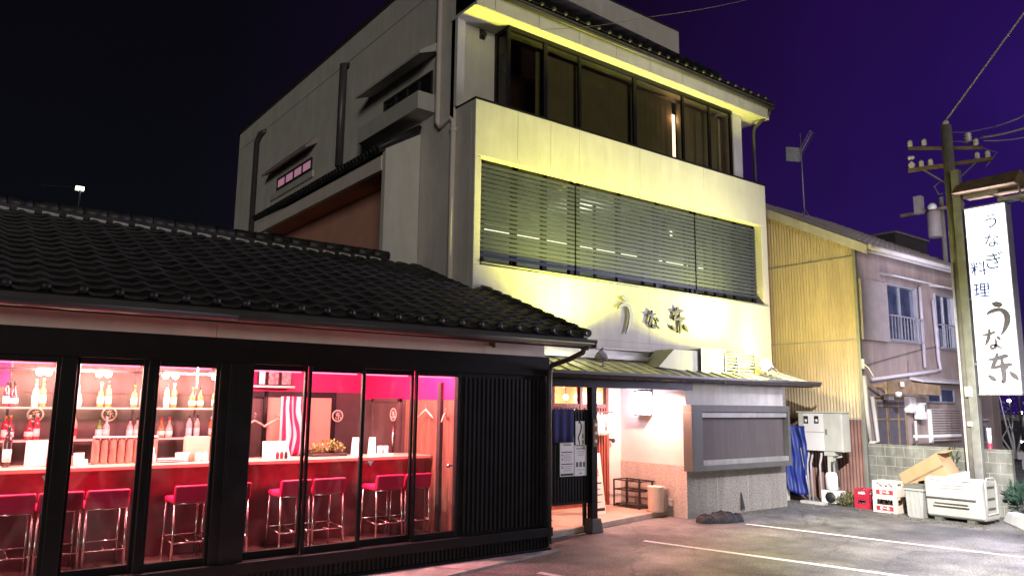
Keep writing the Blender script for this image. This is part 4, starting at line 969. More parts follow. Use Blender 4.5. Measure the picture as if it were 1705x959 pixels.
# downlights under the canopy
for px, lb, pw_ in ((1092, 'small round downlight under the canopy near the wall lantern', 26), (1142, 'small dark downlight under the canopy at the wall corner', 0), (955, 'canopy downlight above the notice board, hidden by the beam', 24)):
    P = UY(px, 645, 9.7 if px != 1142 else 9.45); P.x = min(P.x, 11.0)
    t = thing('canopy_downlight', lb, 'lamp', (P.x, P.y, 2.44), 'downlights under the canopy')
    MB().lathe([(.05, 0), (.055, -.03), (.045, -.05)], (P.x, P.y, 2.44), 12).build('housing', M['porcelain'] if pw_ else M['darkmetal'], t)
    if pw_:
        MB().lathe([(.035, -.052), (.02, -.06), (1e-6, -.062)], (P.x, P.y, 2.44), 12).build('bulb', M['spot'], t)
        l = lamp_light('downlight', (P.x - .05, P.y - .02, 2.36), pw_ * 5, (1, .45, .33), .04, 'SPOT', (0, 0, 0), rad(150), .5); setp(l, t)
# wall lantern
A = UX(1063, 652, GX0 - .02); Bq = UX(1087, 694, GX0 - .02); y0, y1 = Bq.y, A.y
y0 += .02; z0, z1 = 1.83, 2.3
t = thing('wall_lantern', 'bright white box lantern on the pink entrance wall', 'wall lamp', (GX0, (y0 + y1) / 2, z0))
MB().box(GX0 - .13, GX0 - .02, y0 + .02, y1 - .02, z0 + .02, z1 - .02).build('lamp_shade', M['lantern'], t, bevel=.006)
m = MB(); m.box(GX0 - .145, GX0 - .005, y0, y1, z0 - .005, z0 + .018); m.box(GX0 - .145, GX0 - .005, y0, y1, z1 - .018, z1 + .005); m.box(GX0 - .02, GX0 - .004, y0, y1, z0 + .018, z1 - .018)
for y in (y0, y1 - .012): m.box(GX0 - .145, GX0 - .133, y, y + .012, z0 + .018, z1 - .018)
m.build('frame', M['darkmetal'], t)
brush(MB(), GL_U, (GX0 - .133, (y0 + y1) / 2 + .035, z1 - .17), (0, -1, 0), (0, 0, 1), .07, .08, .003).build('character', M['greyink'], t)
l = lamp_light('lantern_light', (GX0 - .45, (y0 + y1) / 2, 2.15), 8, (.95, .8, 1), .15); setp(l, t)
# fence panel with notices
YFN = 9.22
t = thing('board_fence', 'dark ribbed board fence screening the entrance beside the bar wing', 'fence', (7.9, YFN, .1))
m = MB(); m.box(7.13, 8.56, YFN, YFN + .02, .5, 1.9); x = 7.14
while x < 8.54: m.box(x, x + .03, YFN - .014, YFN, .5, 1.9); x += .062
m.build('boards', M['black'], t)
m = MB(); m.box(7.12, 8.56, YFN - .02, YFN + .04, 1.9, 1.94); m.box(7.12, 8.56, YFN - .02, YFN + .04, .46, .5)
m.box(7.13, 7.18, YFN + .041, YFN + .09, .1, 1.9); m.box(8.5, 8.55, YFN + .041, YFN + .09, .1, 1.9)
m.build('fence_rail', M['blackframe'], t)
def sheet(name, pxs, lb, mt, y=YFN - .02, grp=None, dz=.008):
    a = UY(pxs[0], pxs[1], y); b = UY(pxs[2], pxs[3], y)
    t = thing(name, lb, 'notice', ((a.x + b.x) / 2, y, b.z), grp)
    MB().box(a.x, b.x, y - dz, y, b.z, a.z).build('sheet', M[mt], t)
    return t, a, b
def lines_on(t, a, b, y, rows, mt='ink'):
    m = MB(); W = b.x - a.x; H = a.z - b.z
    for (u0, u1, v, th) in rows: m.box(a.x + W * u0, a.x + W * u1, y - .0105, y - .009, a.z - H * v - th * H, a.z - H * v)
    m.build('print', M[mt], t)
t, a, b = sheet('notice_sheet', (932, 727, 955, 792), 'tall white menu notice with black bands on the fence', 'paper')
yy = YFN - .02
lines_on(t, a, b, yy, [(.3, .7, .12, .012), (.25, .8, .2, .02), (.1, .9, .38, .022), (.1, .9, .68, .022), (.05, .95, .93, .05)] + [(.25, .8, v, .008) for v in (.45, .5, .55, .6, .75, .8, .85)] + [(.12, .18, v, .05) for v in (.44, .54, .75)])
t, a, b = sheet('notice_sheet', (956, 741, 976, 791), 'white notice with three small grey pictures on the fence', 'paper')
lines_on(t, a, b, yy, [(.15, .85, .1, .03), (.2, .8, .2, .015), (.2, .8, .27, .012), (.25, .75, .33, .012), (.12, .3, .55, .16), (.4, .6, .55, .16), (.7, .88, .55, .16), (.2, .8, .8, .01), (.4, .6, .9, .03)], 'greyink')
t, a, b = sheet('notice_sheet', (958, 701, 973, 742), 'cream poster with a long black brushed eel shape on the fence', 'ivory')
brush(MB(), [[(.3,.92,.1),(.45,.97,.12),(.62,.8,.13),(.5,.55,.13),(.3,.35,.12),(.4,.15,.1),(.42,.02,.03)], [(.75,.5,.05),(.8,.4,.1),(.7,.3,.06)], [(.7,.24,.05),(.82,.16,.1),(.72,.08,.05)]], (a.x, yy - .009, b.z), (1, 0, 0), (0, 0, 1), b.x - a.x, a.z - b.z, .002).build('brush_drawing', M['ink'], t)
# navy cloth at the upper left of the fence
a = UY(920, 681, YFN - .05); b = UY(955, 736, YFN - .05)
o = MB().grid(lambda u, v: (a.x + (b.x - a.x) * u, YFN - .06 - .012 * math.sin(u * 17) * (1 - v * .5), b.z + (a.z - b.z) * v), 40, 4).build('shop_banner', M['navy'], solid=.006)
tag(o, 'navy blue cloth hung in folds on the fence top', 'banner')
# wooden plate with brand marks on the post
P = UY(977, 700, 9.12); t = thing('wooden_plate', 'narrow wooden name plate on the canopy post', 'plate', P)
MB().box(8.57, 8.67, 9.115, 9.138, P.z - .42, P.z + .02).build('plate', M['brownboard'], t)
m = MB()
for k in range(3): m.lathe([(.03, 0), (.03, .003), (1e-6, .003)], (8.62, 9.1145, P.z - .07 - k * .13), 14, Matrix.Rotation(rad(90), 4, 'X'))
m.build('mark', M['ivory'], t)
# noren : white split curtain before the door
a = UY(983, 690, YD - .25); b = UY(1018, 724, YD - .25)
t = thing('noren_curtain', 'white split shop curtain hanging before the entrance door', 'curtain', ((a.x + b.x) / 2, YD - .25, b.z))
n = 3; W = (b.x - a.x + .35) / n; xa = a.x - .35
for k in range(n):
    MB().grid(lambda u, v: (xa + k * W + .006 + (W - .012) * u, YD - .25 + .014 * math.sin(u * 9 + k) * (1 - v), b.z + (a.z - b.z) * v), 14, 4).build('cloth_panel', M['cloth'], t, solid=.005)
    for q in (.15, .85): MB().box(xa + k * W + W * q - .02, xa + k * W + W * q + .02, YD - .255, YD - .245, a.z, a.z + .06).build('loop', M['cloth'], t)
MB().tube([(xa - .05, YD - .25, a.z + .05), (b.x + .05, YD - .25, a.z + .05)], .014, 8).build('rod', M['lattice'], t)
for k, ch in enumerate('うな東'): text_mb('character', ch, .1, M['greyink'], (xa + 2.5 * W, YD - .268, a.z - .07 - k * .1), (1, 0, 0), (0, 0, 1), t, .002, .002)
# leaning menu board by the door
a = UY(984, 757, 10.2); b = UY(1000, 836, 10.2)
t = thing('menu_board', 'tall white menu board leaning beside the canopy post', 'menu board', (a.x, 10.2, .1))
w = .42; M4 = lambda u, z, d: (a.x - .15 + u * w, 10.1 + (z - .1) * .14 + d, z)
MB().hexa([M4(0, .1, 0), M4(1, .1, 0), M4(1, .1, .02), M4(0, .1, .02), M4(0, 1.15, 0), M4(1, 1.15, 0), M4(1, 1.15, .02), M4(0, 1.15, .02)]).build('board', M['paper'], t)
for z, h_, u0, u1 in ((.15, .05, .1, .95), (.42, .015, .1, .9), (.62, .02, .1, .9), (.3, .01, .2, .8), (.52, .01, .2, .8)):
    m = MB(); m.hexa([M4(u0, z, -.003), M4(u1, z, -.003), M4(u1, z, -.001), M4(u0, z, -.001), M4(u0, z + h_, -.003), M4(u1, z + h_, -.003), M4(u1, z + h_, -.001), M4(u0, z + h_, -.001)]); m.build('print', M['ink'], t)
m = MB(); m.hexa([M4(.25, .75, -.003), M4(.8, .75, -.003), M4(.8, .75, -.001), M4(.25, .75, -.001), M4(.25, 1.0, -.003), M4(.75, 1.0, -.003), M4(.75, 1.0, -.001), M4(.25, 1.0, -.001)]); m.build('picture', M['pic'], t)
# umbrella rack and umbrella drum
t = thing('umbrella_rack', 'low black metal rack standing against the stone wall', 'rack', (10.8, 9.9, .1))
y0, y1, xa, xb = UX(1078, 830, 10.9).y, UX(1036, 830, 10.9).y, 10.68, 11.04
m = MB()
for x in (xa, xb):
    for y in (y0, (y0 + y1) / 2, y1): m.bar((x, y, .1), (x, y, .6), .025)
for z in (.13, .42, .6):
    for x in (xa, xb): m.bar((x, y0 - .06 if z == .6 else y0, z), (x, y1, z), .022)
    for y in (y0, (y0 + y1) / 2, y1): m.bar((xa, y, z), (xb, y, z), .02)
m.build('frame', M['darkmetal'], t); MB().box(xa + .02, xb - .02, y0 + .02, y1 - .02, .145, .16).build('drip_tray', M['darkmetal'], t)
P = UZ(1081, 858, .1); P = Vector((10.75, 9.78, .1))
t = thing('umbrella_drum', 'cream round umbrella drum beside the black rack', 'umbrella stand', P)
MB().lathe([(.14, 0), (.145, .02), (.145, .43), (.15, .45), (.13, .45), (.125, .05), (1e-6, .05)], P, 24).build('drum', M['cream'], t)
t2 = thing('umbrella_drum', 'dark round umbrella drum half hidden behind the cream one', 'umbrella stand', P + Vector((.23, -.02, 0)))
MB().lathe([(.12, 0), (.125, .02), (.125, .38), (.12, .42), (.1, .42), (.1, .05), (1e-6, .05)], P + Vector((.2, .06, 0)), 24).build('drum', M['shutter'], t2)
# door camera / lantern fitting by the door
P = UY(1021, 733, YD - .1); m = MB().ball(P, .045, 10); m.tube([P, P + Vector((0, .1, .02))], .02, 8); m.build('door_intercom', M['darkmetal'], mb_)
# ventilation duct on the canopy
t = thing('ventilation_duct', 'angular sheet-metal exhaust duct with slatted outlet on the canopy', 'duct', (12.5, 9.5, 2.7))
y0, y1 = 9.5, 9.98
pts = [UY(1096, 611, y0), UY(1122, 581, y0), UY(1164, 584, y0), UY(1164, 621, y0)]
poly = [(p.x, p.z) for p in pts]
MB().prism(poly, (0, y1, 0), (1, 0, 0), (0, 0, 1), -(y0 - y1) * 1.0 if False else (y1 - y0)).build('tapered_hood', M['zinc'], t, bevel=.006)
a = UY(1165, 580, y0); b = UY(1205, 624, y0)
MB().box(a.x, b.x, y0 - .03, y1, b.z + .02, a.z).build('middle_box', M['zinc'], t, bevel=.006)
m = MB(); 
for z in (b.z + .02, a.z - .02): m.box(a.x - .02, b.x + .02, y0 - .045, y0 - .031, z, z + .03)
for x in (a.x - .02, b.x): m.box(x, x + .03, y0 - .048, y0 - .034, b.z + .05, a.z - .02)
m.build('flange', M['galv'], t)
c = UY(1207, 590, y0); d = UY(1255, 627, y0); m = MB()
for i in range(6):
    z = d.z + .04 + i * (c.z - d.z - .05) / 5.5; m.hexa([(c.x, y0 - .04, z), (d.x, y0 - .04, z - .01), (d.x, y0 + .05, z + .04), (c.x, y0 + .05, z + .05), (c.x, y0 - .04, z + .015), (d.x, y0 - .04, z + .005), (d.x, y0 + .05, z + .055), (c.x, y0 + .05, z + .065)])
m.box(c.x + .35, c.x + .38, y0 - .05, y0 + .0, d.z, c.z)
m.build('outlet_slats', M['galv'], t)
m = MB(); m.box(c.x, d.x, y0 + .1, y1, d.z, c.z); m.box(d.x - .03, d.x, y0 - .04, y0 + .1, d.z - .02, c.z + .01); m.box(c.x, d.x, y0 - .04, y0 + .1, c.z, c.z + .03); m.box(c.x, d.x - .03, y0 - .04, y0 + .1, d.z - .03, d.z); m.build('outlet_box', M['darkmetal'], t)
# floodlights
P1 = UY(1003, 591, 9.2)
t = thing('flood_lamp', 'floodlight on a short stalk turned towards the yellow wall', 'floodlight', P1, 'floodlights on the canopy')
R1 = Vector((-.45, .62, .65)).to_track_quat('Z', 'Y').to_matrix().to_4x4()
MB().lathe([(1e-6, -.12), (.05, -.11), (.06, -.05), (.085, .02), (.12, .07), (.115, .075), (.085, .03), (1e-6, .0)], P1, 16, R1).build('reflector', M['galv'], t)
MB().tube([(P1.x, P1.y, P1.z - .06), (P1.x - .01, P1.y - .03, P1.z - .15), (P1.x - .01, P1.y - .03, 2.66)], .016, 8).build('stalk', M['galv'], t)
MB().lathe([(.06, 0), (.06, .015), (1e-6, .02)], (P1.x - .01, P1.y - .03, 2.655), 12).build('foot', M['galv'], t)
MB().lathe([(1e-6, .045), (.08, .045)], P1, 16, R1).build('lens', M['flood'], t)
f1 = lamp_light('flood_light', P1 + R1.to_3x3() @ Vector((0, 0, .12)), 640, (1, .96, .08), .08, 'SPOT', None, rad(125), 1.0); aim(f1, (9.0, 9.9, 8.9)); setp(f1, t)
P2 = UY(1277, 609, 9.14)
t = thing('flood_lamp', 'glaring floodlight at the right end of the canopy', 'floodlight', P2, 'floodlights on the canopy')
R2 = Vector((-.75, -.1, .5)).to_track_quat('Z', 'Y').to_matrix().to_4x4()
MB().lathe([(1e-6, -.12), (.05, -.11), (.06, -.05), (.085, .02), (.12, .07), (.115, .075), (.085, .03), (1e-6, .0)], P2, 16, R2).build('reflector', M['galv'], t)
MB().ball(P2 + R2.to_3x3() @ Vector((0, 0, .06)), .1, 14).build('lens', M['flood'], t)
MB().tube([P2 + Vector((.02, .02, -.06)), (P2.x + .06, P2.y + .03, P2.z - .15), (P2.x + .06, P2.y + .03, 2.66)], .016, 8).build('stalk', M['galv'], t)
f2 = lamp_light('flood_light', P2 + Vector((-.18, .02, .12)), 560, (1, .96, .08), .08, 'SPOT', None, rad(125), 1.0); aim(f2, (11.2, 10.0, 7.6)); setp(f2, t)
f4 = lamp_light('flood_glow', P2 + Vector((-.18, -.04, .12)), 80, (1, .96, .07), .08); setp(f4, t)
f3 = lamp_light('flood_spill', P2 + Vector((.2, -.05, .1)), 62, (1, .78, .45), .08, 'SPOT', None, rad(110), .4); aim(f3, (16.3, 9.7, 3.9)); setp(f3, t)
# spare cable coils beside the lamp
m = MB()
for k in range(3): m.tube([(P2.x + .2 + .22 * math.cos(a) , P2.y + .05 + k * .03, 2.72 + .03 * k + .1 * max(0, math.sin(a))) for a in [PI * i / 10 for i in range(11)]], .012, 6)
tag(m.build('cable_coil', M['palewire']), 'pale cable loops lying at the right end of the canopy', 'cable')
# ================================================================== NEIGHBOUR HOUSE (corrugated gable, mauve front)
HX, HY = 16.3, 8.72
hs = thing('neighbour_house', 'old two-storey house with ochre corrugated gable and mauve street front', 'house', (19, 9, 0))
A = UX(1412, 402, HX); ZG = UX(1416, 408, HX).z          # rake at the near corner
Bk = UX(1275, 353, HX); s = (Bk.z - A.z) / (Bk.y - A.y)
def zr_(y): return A.z + s * (y - A.y)
YHB = 17.0
def corrug(mb, y0, y1, z0f, z1f, x=HX, pitch=.076, amp=.011):
    n = int((y1 - y0) / pitch * 6)
    for i in range(n):
        ya, yb = y0 + (y1 - y0) * i / n, y0 + (y1 - y0) * (i + 1) / n
        xa, xb = x - amp * math.sin(2*PI*ya/pitch), x - amp * math.sin(2*PI*yb/pitch)
        mb.v += [(xa, ya, z0f(ya)), (xb, yb, z0f(yb)), (xb, yb, z1f(yb)), (xa, ya, z1f(ya))]
        b = len(mb.v) - 4; mb.face((b, b+3, b+2, b+1), True)
ZJ1 = UX(1412, 429, HX).z; ZJ2 = UX(1420, 566, HX).z; ZJ3 = UX(1440, 698, HX).z
bands = [(lambda y: ZJ1 + .02, zr_, 0), (lambda y: ZJ2 + .02, lambda y: ZJ1 - .01, .012), (lambda y: ZJ3 + .02, lambda y: ZJ2 - .01, .024)]
for lo, hi, dx in bands:
    m = MB(); corrug(m, HY, YHB, lo, hi, HX - dx); m.build('corrugated_sheet', M['yellow'], hs)
m = MB(); corrug(m, HY, YHB, lambda y: 0.0, lambda y: ZJ3 + .005, HX - .03); m.build('corrugated_sheet', M['redbrown'], hs)
m = MB(); 
for z in (ZJ1, ZJ2, ZJ3): m.box(HX - .045, HX, HY, YHB, z - .012, z + .012)
m.build('sheet_joint', M['joint'], hs)
m = MB(); m.box(HX - .05, HX + .03, HY - .06, HY + .015, 0, zr_(HY) - .02); m.build('corner_flashing', M['zinc'], hs, bevel=.005)
# front wall with window openings left as frames set proud; inner back wall
XE = 22.5; ZE2 = zr_(HY) - .05
W = [(1470, 462, 1536, 572), (1552, 488, 1594, 588)]
def hole(px0, py0, px1, py1): a = UY(px0, py0, HY); b = UY(px1, py1, HY); return a.x, b.x, b.z, a.z
h1 = hole(1469, 470, 1529, 574); h2 = hole(1553, 488, 1592, 585)
zlo, zhi = min(h1[2], h2[2]), max(h1[3], h2[3])
m = MB()
m.box(HX + .03, XE, HY, HY + .12, 0, zlo); m.box(HX + .03, XE, HY, HY + .12, zhi, ZE2)
m.box(HX + .03, h1[0], HY, HY + .12, zlo, zhi); m.box(h1[1], h2[0], HY, HY + .12, zlo, zhi); m.box(h2[1], XE, HY, HY + .12, zlo, zhi)
for h_ in (h1, h2):
    if h_[2] > zlo: m.box(h_[0], h_[1], HY, HY + .12, zlo, h_[2])
    if h_[3] < zhi: m.box(h_[0], h_[1], HY, HY + .12, h_[3], zhi)
m.build('front_wall', M['house'], hs)
MB().box(XE - .1, XE, HY + .12, YHB, 0, ZE2).build('end_wall', M['house'], hs)
MB().box(HX + .4, XE - .2, HY + .9, HY + .95, 2.6, ZE2).build('room_wall', M['dark_far'], hs)
for h_, nb in ((h1, 11), (h2, 9)):
    x0, x1, z0, z1 = h_; f = MB(); t_ = .05
    f.box(x0, x0 + t_, HY - .05, HY + .06, z0, z1); f.box(x1 - t_, x1, HY - .05, HY + .06, z0, z1); f.box(x0 + t_, x1 - t_, HY - .05, HY + .06, z0, z0 + t_); f.box(x0 + t_, x1 - t_, HY - .05, HY + .06, z1 - t_, z1)
    xm = (x0 + x1) / 2; f.box(xm - .03, xm + .03, HY + .0, HY + .05, z0 + t_, z1 - t_)
    w = f.build('window', M['alu'], hs, bevel=.004)
    MB().poly([(x0 + t_, HY + .03, z0 + t_), (x1 - t_, HY + .03, z0 + t_), (x1 - t_, HY + .03, z1 - t_), (x0 + t_, HY + .03, z1 - t_)]).build('pane', M['blueglass'], w)
    r = MB(); zt = z0 + (z1 - z0) * .42
    for k in range(nb): xx = x0 + .04 + (x1 - x0 - .08) * k / (nb - 1); r.box(xx - .008, xx + .008, HY - .16, HY - .145, z0 + .05, zt)
    r.box(x0 - .02, x1 + .02, HY - .17, HY - .135, zt, zt + .03); r.box(x0 - .02, x1 + .02, HY - .165, HY - .14, z0 + .02, z0 + .05)
    for xx in (x0, x1): r.box(xx - .012, xx + .012, HY - .16, HY - .05, zt, zt + .025); r.box(xx - .012, xx + .012, HY - .16, HY - .05, z0 + .02, z0 + .045)
    r.build('railing', M['alu'], w)
    v = MB(); v.hexa([(x0 - .15, HY - .35, z1 + .08), (x1 + .2, HY - .35, z1 + .08), (x1 + .2, HY, z1 + .16), (x0 - .15, HY, z1 + .16), (x0 - .15, HY - .35, z1 + .12), (x1 + .2, HY - .35, z1 + .12), (x1 + .2, HY, z1 + .24), (x0 - .15, HY, z1 + .24)]); v.build('hood', M['housetrim'], w)
# shutter box beside the first window
a = UY(1427, 462, HY - .1); b = UY(1467, 568, HY - .1); m = MB(); m.box(HX + .02, h1[0] - .03, HY - .12, HY - .002, b.z, a.z)
sb = m.build('shutter_box', M['shutter'], hs, bevel=.005)
m = MB(); z = b.z + .06
while z < a.z - .05: m.box(HX + .1, h1[0] - .1, HY - .126, HY - .118, z, z + .025); z += .055
m.build('ribs', M['shutter'], sb)
# roof : sloping tiles, eave gutter, verge board
ze0 = zr_(HY - .35) + .02
m = MB(); tile_roof(m, HX - .12, XE + .3, HY - .35, zr_(HY - .35) + .06, HY + 4.2, s, .27, .25, .03); rr = m.build('tiled_roof', M['shutter'], hs)
m = MB(); m.hexa([(HX - .1, HY - .33, zr_(HY - .33) - .02), (XE + .3, HY - .33, zr_(HY - .33) - .02), (XE + .3, HY + 4.2, zr_(HY + 4.2) - .02), (HX - .1, HY + 4.2, zr_(HY + 4.2) - .02), (HX - .1, HY - .33, zr_(HY - .33) + .03), (XE + .3, HY - .33, zr_(HY - .33) + .03), (XE + .3, HY + 4.2, zr_(HY + 4.2) + .03), (HX - .1, HY + 4.2, zr_(HY + 4.2) + .03)]); m.build('roof_deck', M['housetrim'], rr)
m = MB(); m.hexa([(HX - .13, HY - .38, zr_(HY - .38) - .13), (HX - .1, HY - .38, zr_(HY - .38) - .13), (HX - .1, YHB, zr_(YHB) - .13), (HX - .13, YHB, zr_(YHB) - .13), (HX - .13, HY - .38, zr_(HY - .38) + .09), (HX - .1, HY - .38, zr_(HY - .38) + .09), (HX - .1, YHB, zr_(YHB) + .09), (HX - .13, YHB, zr_(YHB) + .09)]); m.build('verge_board', M['housetrim'], hs)
m = MB(); m.tube([(HX - .1, HY - .42, ze0 + .0), (XE + .3, HY - .42, ze0 - .02)], .06, 8); m.box(HX - .1, XE + .3, HY - .36, HY - .33, ze0 - .1, ze0 + .05); m.build('gutter', M['housetrim'], hs)
# drain pipes of the upper floor
def ph_(px, py, d=.06): return UY(px, py, HY - d)
m = MB(); m.tube([ph_(1531, 478), ph_(1540, 612)], .04, 8); m.build('drain_pipe', M['pipe'], hs)
m = MB(); m.tube([ph_(1553, 500), ph_(1563, 600), ph_(1566, 616), ph_(1555, 618), ph_(1450, 632)], .042, 8); m.build('drain_pipe', M['pipe'], hs)
m = MB(); m.tube([ph_(1439, 625, .1), ph_(1444, 690, .1), ph_(1450, 735, .1)], .045, 8); m.tube([ph_(1452, 660, .12), ph_(1462, 735, .12), ph_(1450, 737, .12)], .045, 8); m.build('drain_pipe', M['housetrim'], hs)
m = MB(); m.tube([ph_(1436, 610, .05), ph_(1480, 597, .06), ph_(1530, 583, .06), ph_(1560, 577, .05)], .008, 5); m.tube([ph_(1512, 600, .03), ph_(1512, 640, .03)], .006, 5); m.build('cable', M['wire'], hs)
# lower floor : weathered board, eave sheet, shutters, meters, dark porch
a = ph_(1449, 636, .5); b = ph_(1565, 652, .5)
m = MB(); xm = UY(1497, 640, HY - .5).x
m.hexa([(HX + .12, HY - .5, 2.32), (xm, HY - .5, 2.35), (xm, HY - .46, 2.35), (HX + .12, HY - .46, 2.32), (HX + .12, HY - .5, 2.6), (xm, HY - .5, 2.62), (xm, HY - .46, 2.62), (HX + .12, HY - .46, 2.6)])
m.hexa([(xm + .01, HY - .52, 2.34), (b.x, HY - .52, 2.33), (b.x, HY - .48, 2.33), (xm + .01, HY - .48, 2.34), (xm + .01, HY - .52, 2.63), (b.x, HY - .52, 2.56), (b.x, HY - .48, 2.56), (xm + .01, HY - .48, 2.63)])
for xx in (HX + .2, xm, b.x - .1): m.bar((xx, HY - .46, 2.5), (xx, HY, 2.5), .05)
m.build('awning_board', M['brownboard'], hs)
P = UY(1501, 640, HY - .55); m = MB().box(P.x - .05, P.x + .05, P.y - .04, P.y, P.z - .05, P.z + .06); Q = UY(1496, 656, HY - .55); m.lathe([(.05, 0), (.07, .05), (.07, .1), (1e-6, .12)], (Q.x, Q.y, Q.z - .06), 12); m.build('outdoor_light', M['porcelain'], hs)
a = UY(1536, 628, HY - .3); m = MB().hexa([(a.x, HY - .3, 2.64), (XE, HY - .3, 2.64), (XE, HY, 2.7), (a.x, HY, 2.7), (a.x, HY - .3, 2.68), (XE, HY - .3, 2.68), (XE, HY, 2.78), (a.x, HY, 2.78)]); m.build('eave_sheet', M['housetrim'], hs)
a = UY(1543, 648, HY - .02); b = UY(1590, 670, HY - .02); m = MB()
m.box(a.x, b.x, HY - .05, HY - .002, b.z - .02, b.z + .02); m.box(a.x, b.x, HY - .05, HY - .002, a.z, a.z + .03)
for u in (0, .45, .95): xx = a.x + (b.x - a.x) * u; m.box(xx, xx + .04, HY - .048, HY - .002, b.z + .02, a.z)
w = m.build('window', M['alu'], hs); MB().box(a.x + .04, b.x, HY - .03, HY - .004, b.z + .02, a.z).build('pane', M['blueglass'], w)
a = UY(1547, 681, HY - .05); b = UY(1602, 733, HY - .05); xm = (a.x + b.x) / 2
for x0, x1, k in ((a.x + .06, xm, 'shutter'), (xm, b.x, 'house')):
    m = MB(); z = b.z
    while z < a.z: m.hexa([(x0, HY - .05, z), (x1, HY - .05, z), (x1, HY - .02, z + .05), (x0, HY - .02, z + .05), (x0, HY - .06, z + .012), (x1, HY - .06, z + .012), (x1, HY - .03, z + .058), (x0, HY - .03, z + .058)]); z += .062
    m.box(x0, x1, HY - .018, HY - .002, b.z, a.z); m.build('louvred_shutter', M[k], hs)
MB().box(a.x, a.x + .055, HY - .08, HY - .002, b.z - .03, a.z).build('shutter_frame', M['white'], hs)
m = MB(); m.box(UY(1529, 736, HY - .4).x, UY(1602, 736, HY - .4).x, HY - .4, HY - .3, 1.36, 1.42); m.build('pale_ledge', M['white'], hs)
P = UY(1519, 674, HY - .15); m = MB().box(P.x - .16, P.x + .14, HY - .2, HY - .002, P.z - .19, P.z + .19); m.build('meter_box', M['porcelain'], hs, bevel=.05)
P = UY(1532, 684, HY - .15); m = MB().box(P.x - .12, P.x + .16, HY - .24, HY - .05, P.z - .2, P.z + .2); o = m.build('gas_meter', M['porcelain'], hs, bevel=.03)
MB().box(P.x + .06, P.x + .11, HY - .243, HY - .238, P.z - .02, P.z + .15).build('meter_slot', M['ink'], o)
m = MB(); m.tube([UY(1524, 700, HY - .1), UY(1526, 735, HY - .1), UY(1527, 760, HY - .1)], .035, 8); m.build('drain_pipe', M['pipe'], hs)
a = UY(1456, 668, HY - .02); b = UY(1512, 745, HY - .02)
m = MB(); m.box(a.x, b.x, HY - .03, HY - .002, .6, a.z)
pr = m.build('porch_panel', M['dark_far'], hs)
m = MB()
for u in (0, .34, .36, .7, .95): xx = a.x + (b.x - a.x) * u; m.box(xx, xx + .05, HY - .05, HY - .03, .6, a.z)
for z in (1.75, 2.05, 2.25): m.box(a.x, b.x, HY - .049, HY - .03, z, z + .04)
m.build('porch_frame', M['brownboard'], pr)
P = UY(1483, 661, HY - .2); MB().box(P.x - .12, P.x + .12, HY - .22, HY - .1, P.z - .06, P.z + .06).build('porch_lamp', M['porcelain'], pr)
P = UX(1437, 605, HX - .08); m = MB().tube([P + Vector((0, 0, -.12)), P + Vector((0, 0, .1))], .035, 8); m.tube([P, P + Vector((0, -.12, -.1)), P + Vector((.05, -.2, -.3))], .012, 6); m.build('cable_bracket', M['porcelain'], hs)
# TV aerial on the roof
P = UY(1340, 366, 11.2); T = UY(1335, 224, 11.2); yA = 11.2
t = thing('tv_aerial', 'tall roof mast with comb aerial and mesh reflector', 'aerial', P)
MB().tube([(P.x, yA, P.z), (P.x - .02, yA, T.z)], .018, 8).build('mast', M['galv'], t)
m = MB()
for dx, dy in ((-.22, -.1), (.22, -.15), (.02, .25)): m.tube([(P.x + dx, yA + dy, P.z - .12), (P.x, yA, P.z + .32)], .012, 6)
m.build('tripod', M['galv'], t)
c = UY(1336, 250, yA); e = UY(1352, 220, yA - .3); b0 = Vector((c.x, yA, c.z)); e = Vector((e.x, yA - .3, e.z)); d = (e - b0).normalized()
m = MB(); m.tube([b0 - d * .25, e], .012, 6); sd = d.cross(Vector((0, 0, 1))).normalized()
for k in range(13): q = b0 - d * .1 + (e - b0 + d * .1) * (k / 12); m.tube([q - sd * .16, q + sd * .16], .006, 5)
m.build('comb', M['galv'], t)
m = MB(); c = UY(1320, 257, yA); 
for k in range(8):
    z = c.z - .2 + k * .057; m.tube([(c.x - .16, yA + .1, z), (c.x + .2, yA - .1, z)], .007, 5)
for q in (0, 1): m.tube([(c.x - .16 + q * .36, yA + .1 - q * .2, c.z - .2), (c.x - .16 + q * .36, yA + .1 - q * .2, c.z + .2)], .01, 5)
m.hexa([(c.x - .15, yA + .1, c.z - .19), (c.x + .19, yA - .09, c.z - .19), (c.x + .19, yA - .085, c.z - .19), (c.x - .15, yA + .105, c.z - .19), (c.x - .15, yA + .1, c.z + .19), (c.x + .19, yA - .09, c.z + .19), (c.x + .19, yA - .085, c.z + .19), (c.x - .15, yA + .105, c.z + .19)])
m.build('mesh_reflector', M['steel'], t)
# boundary wall of concrete blocks
zbw = UX(1450, 738, HX).z
t = thing('block_wall', 'mossy grey concrete block wall behind bins and crates', 'wall', (HX, 7.4, 0))
yE = UX(1688, 800, HX).y
m = MB(); m.box(HX - .0, HX + .12, yE, HY - .07, 0, zbw)
m.build('blocks', M['block'], t, bevel=.01)
m = MB(); z = .2
while z < zbw: m.box(HX - .003, HX + .0, yE, HY - .07, z, z + .008); z += .2
k = 0; y = yE + .2
while y < HY - .1:
    for j in range(int(zbw / .2)): yy = y + (.2 if j % 2 else 0); m.box(HX - .003, HX + .0, yy, yy + .008, j * .2 + .01, j * .2 + .2)
    y += .4
m.build('mortar_joint', M['joint'], t)
# -------------------------------------------------- row of things along the wall
CP = .0
def face_x(mbx, *a): pass
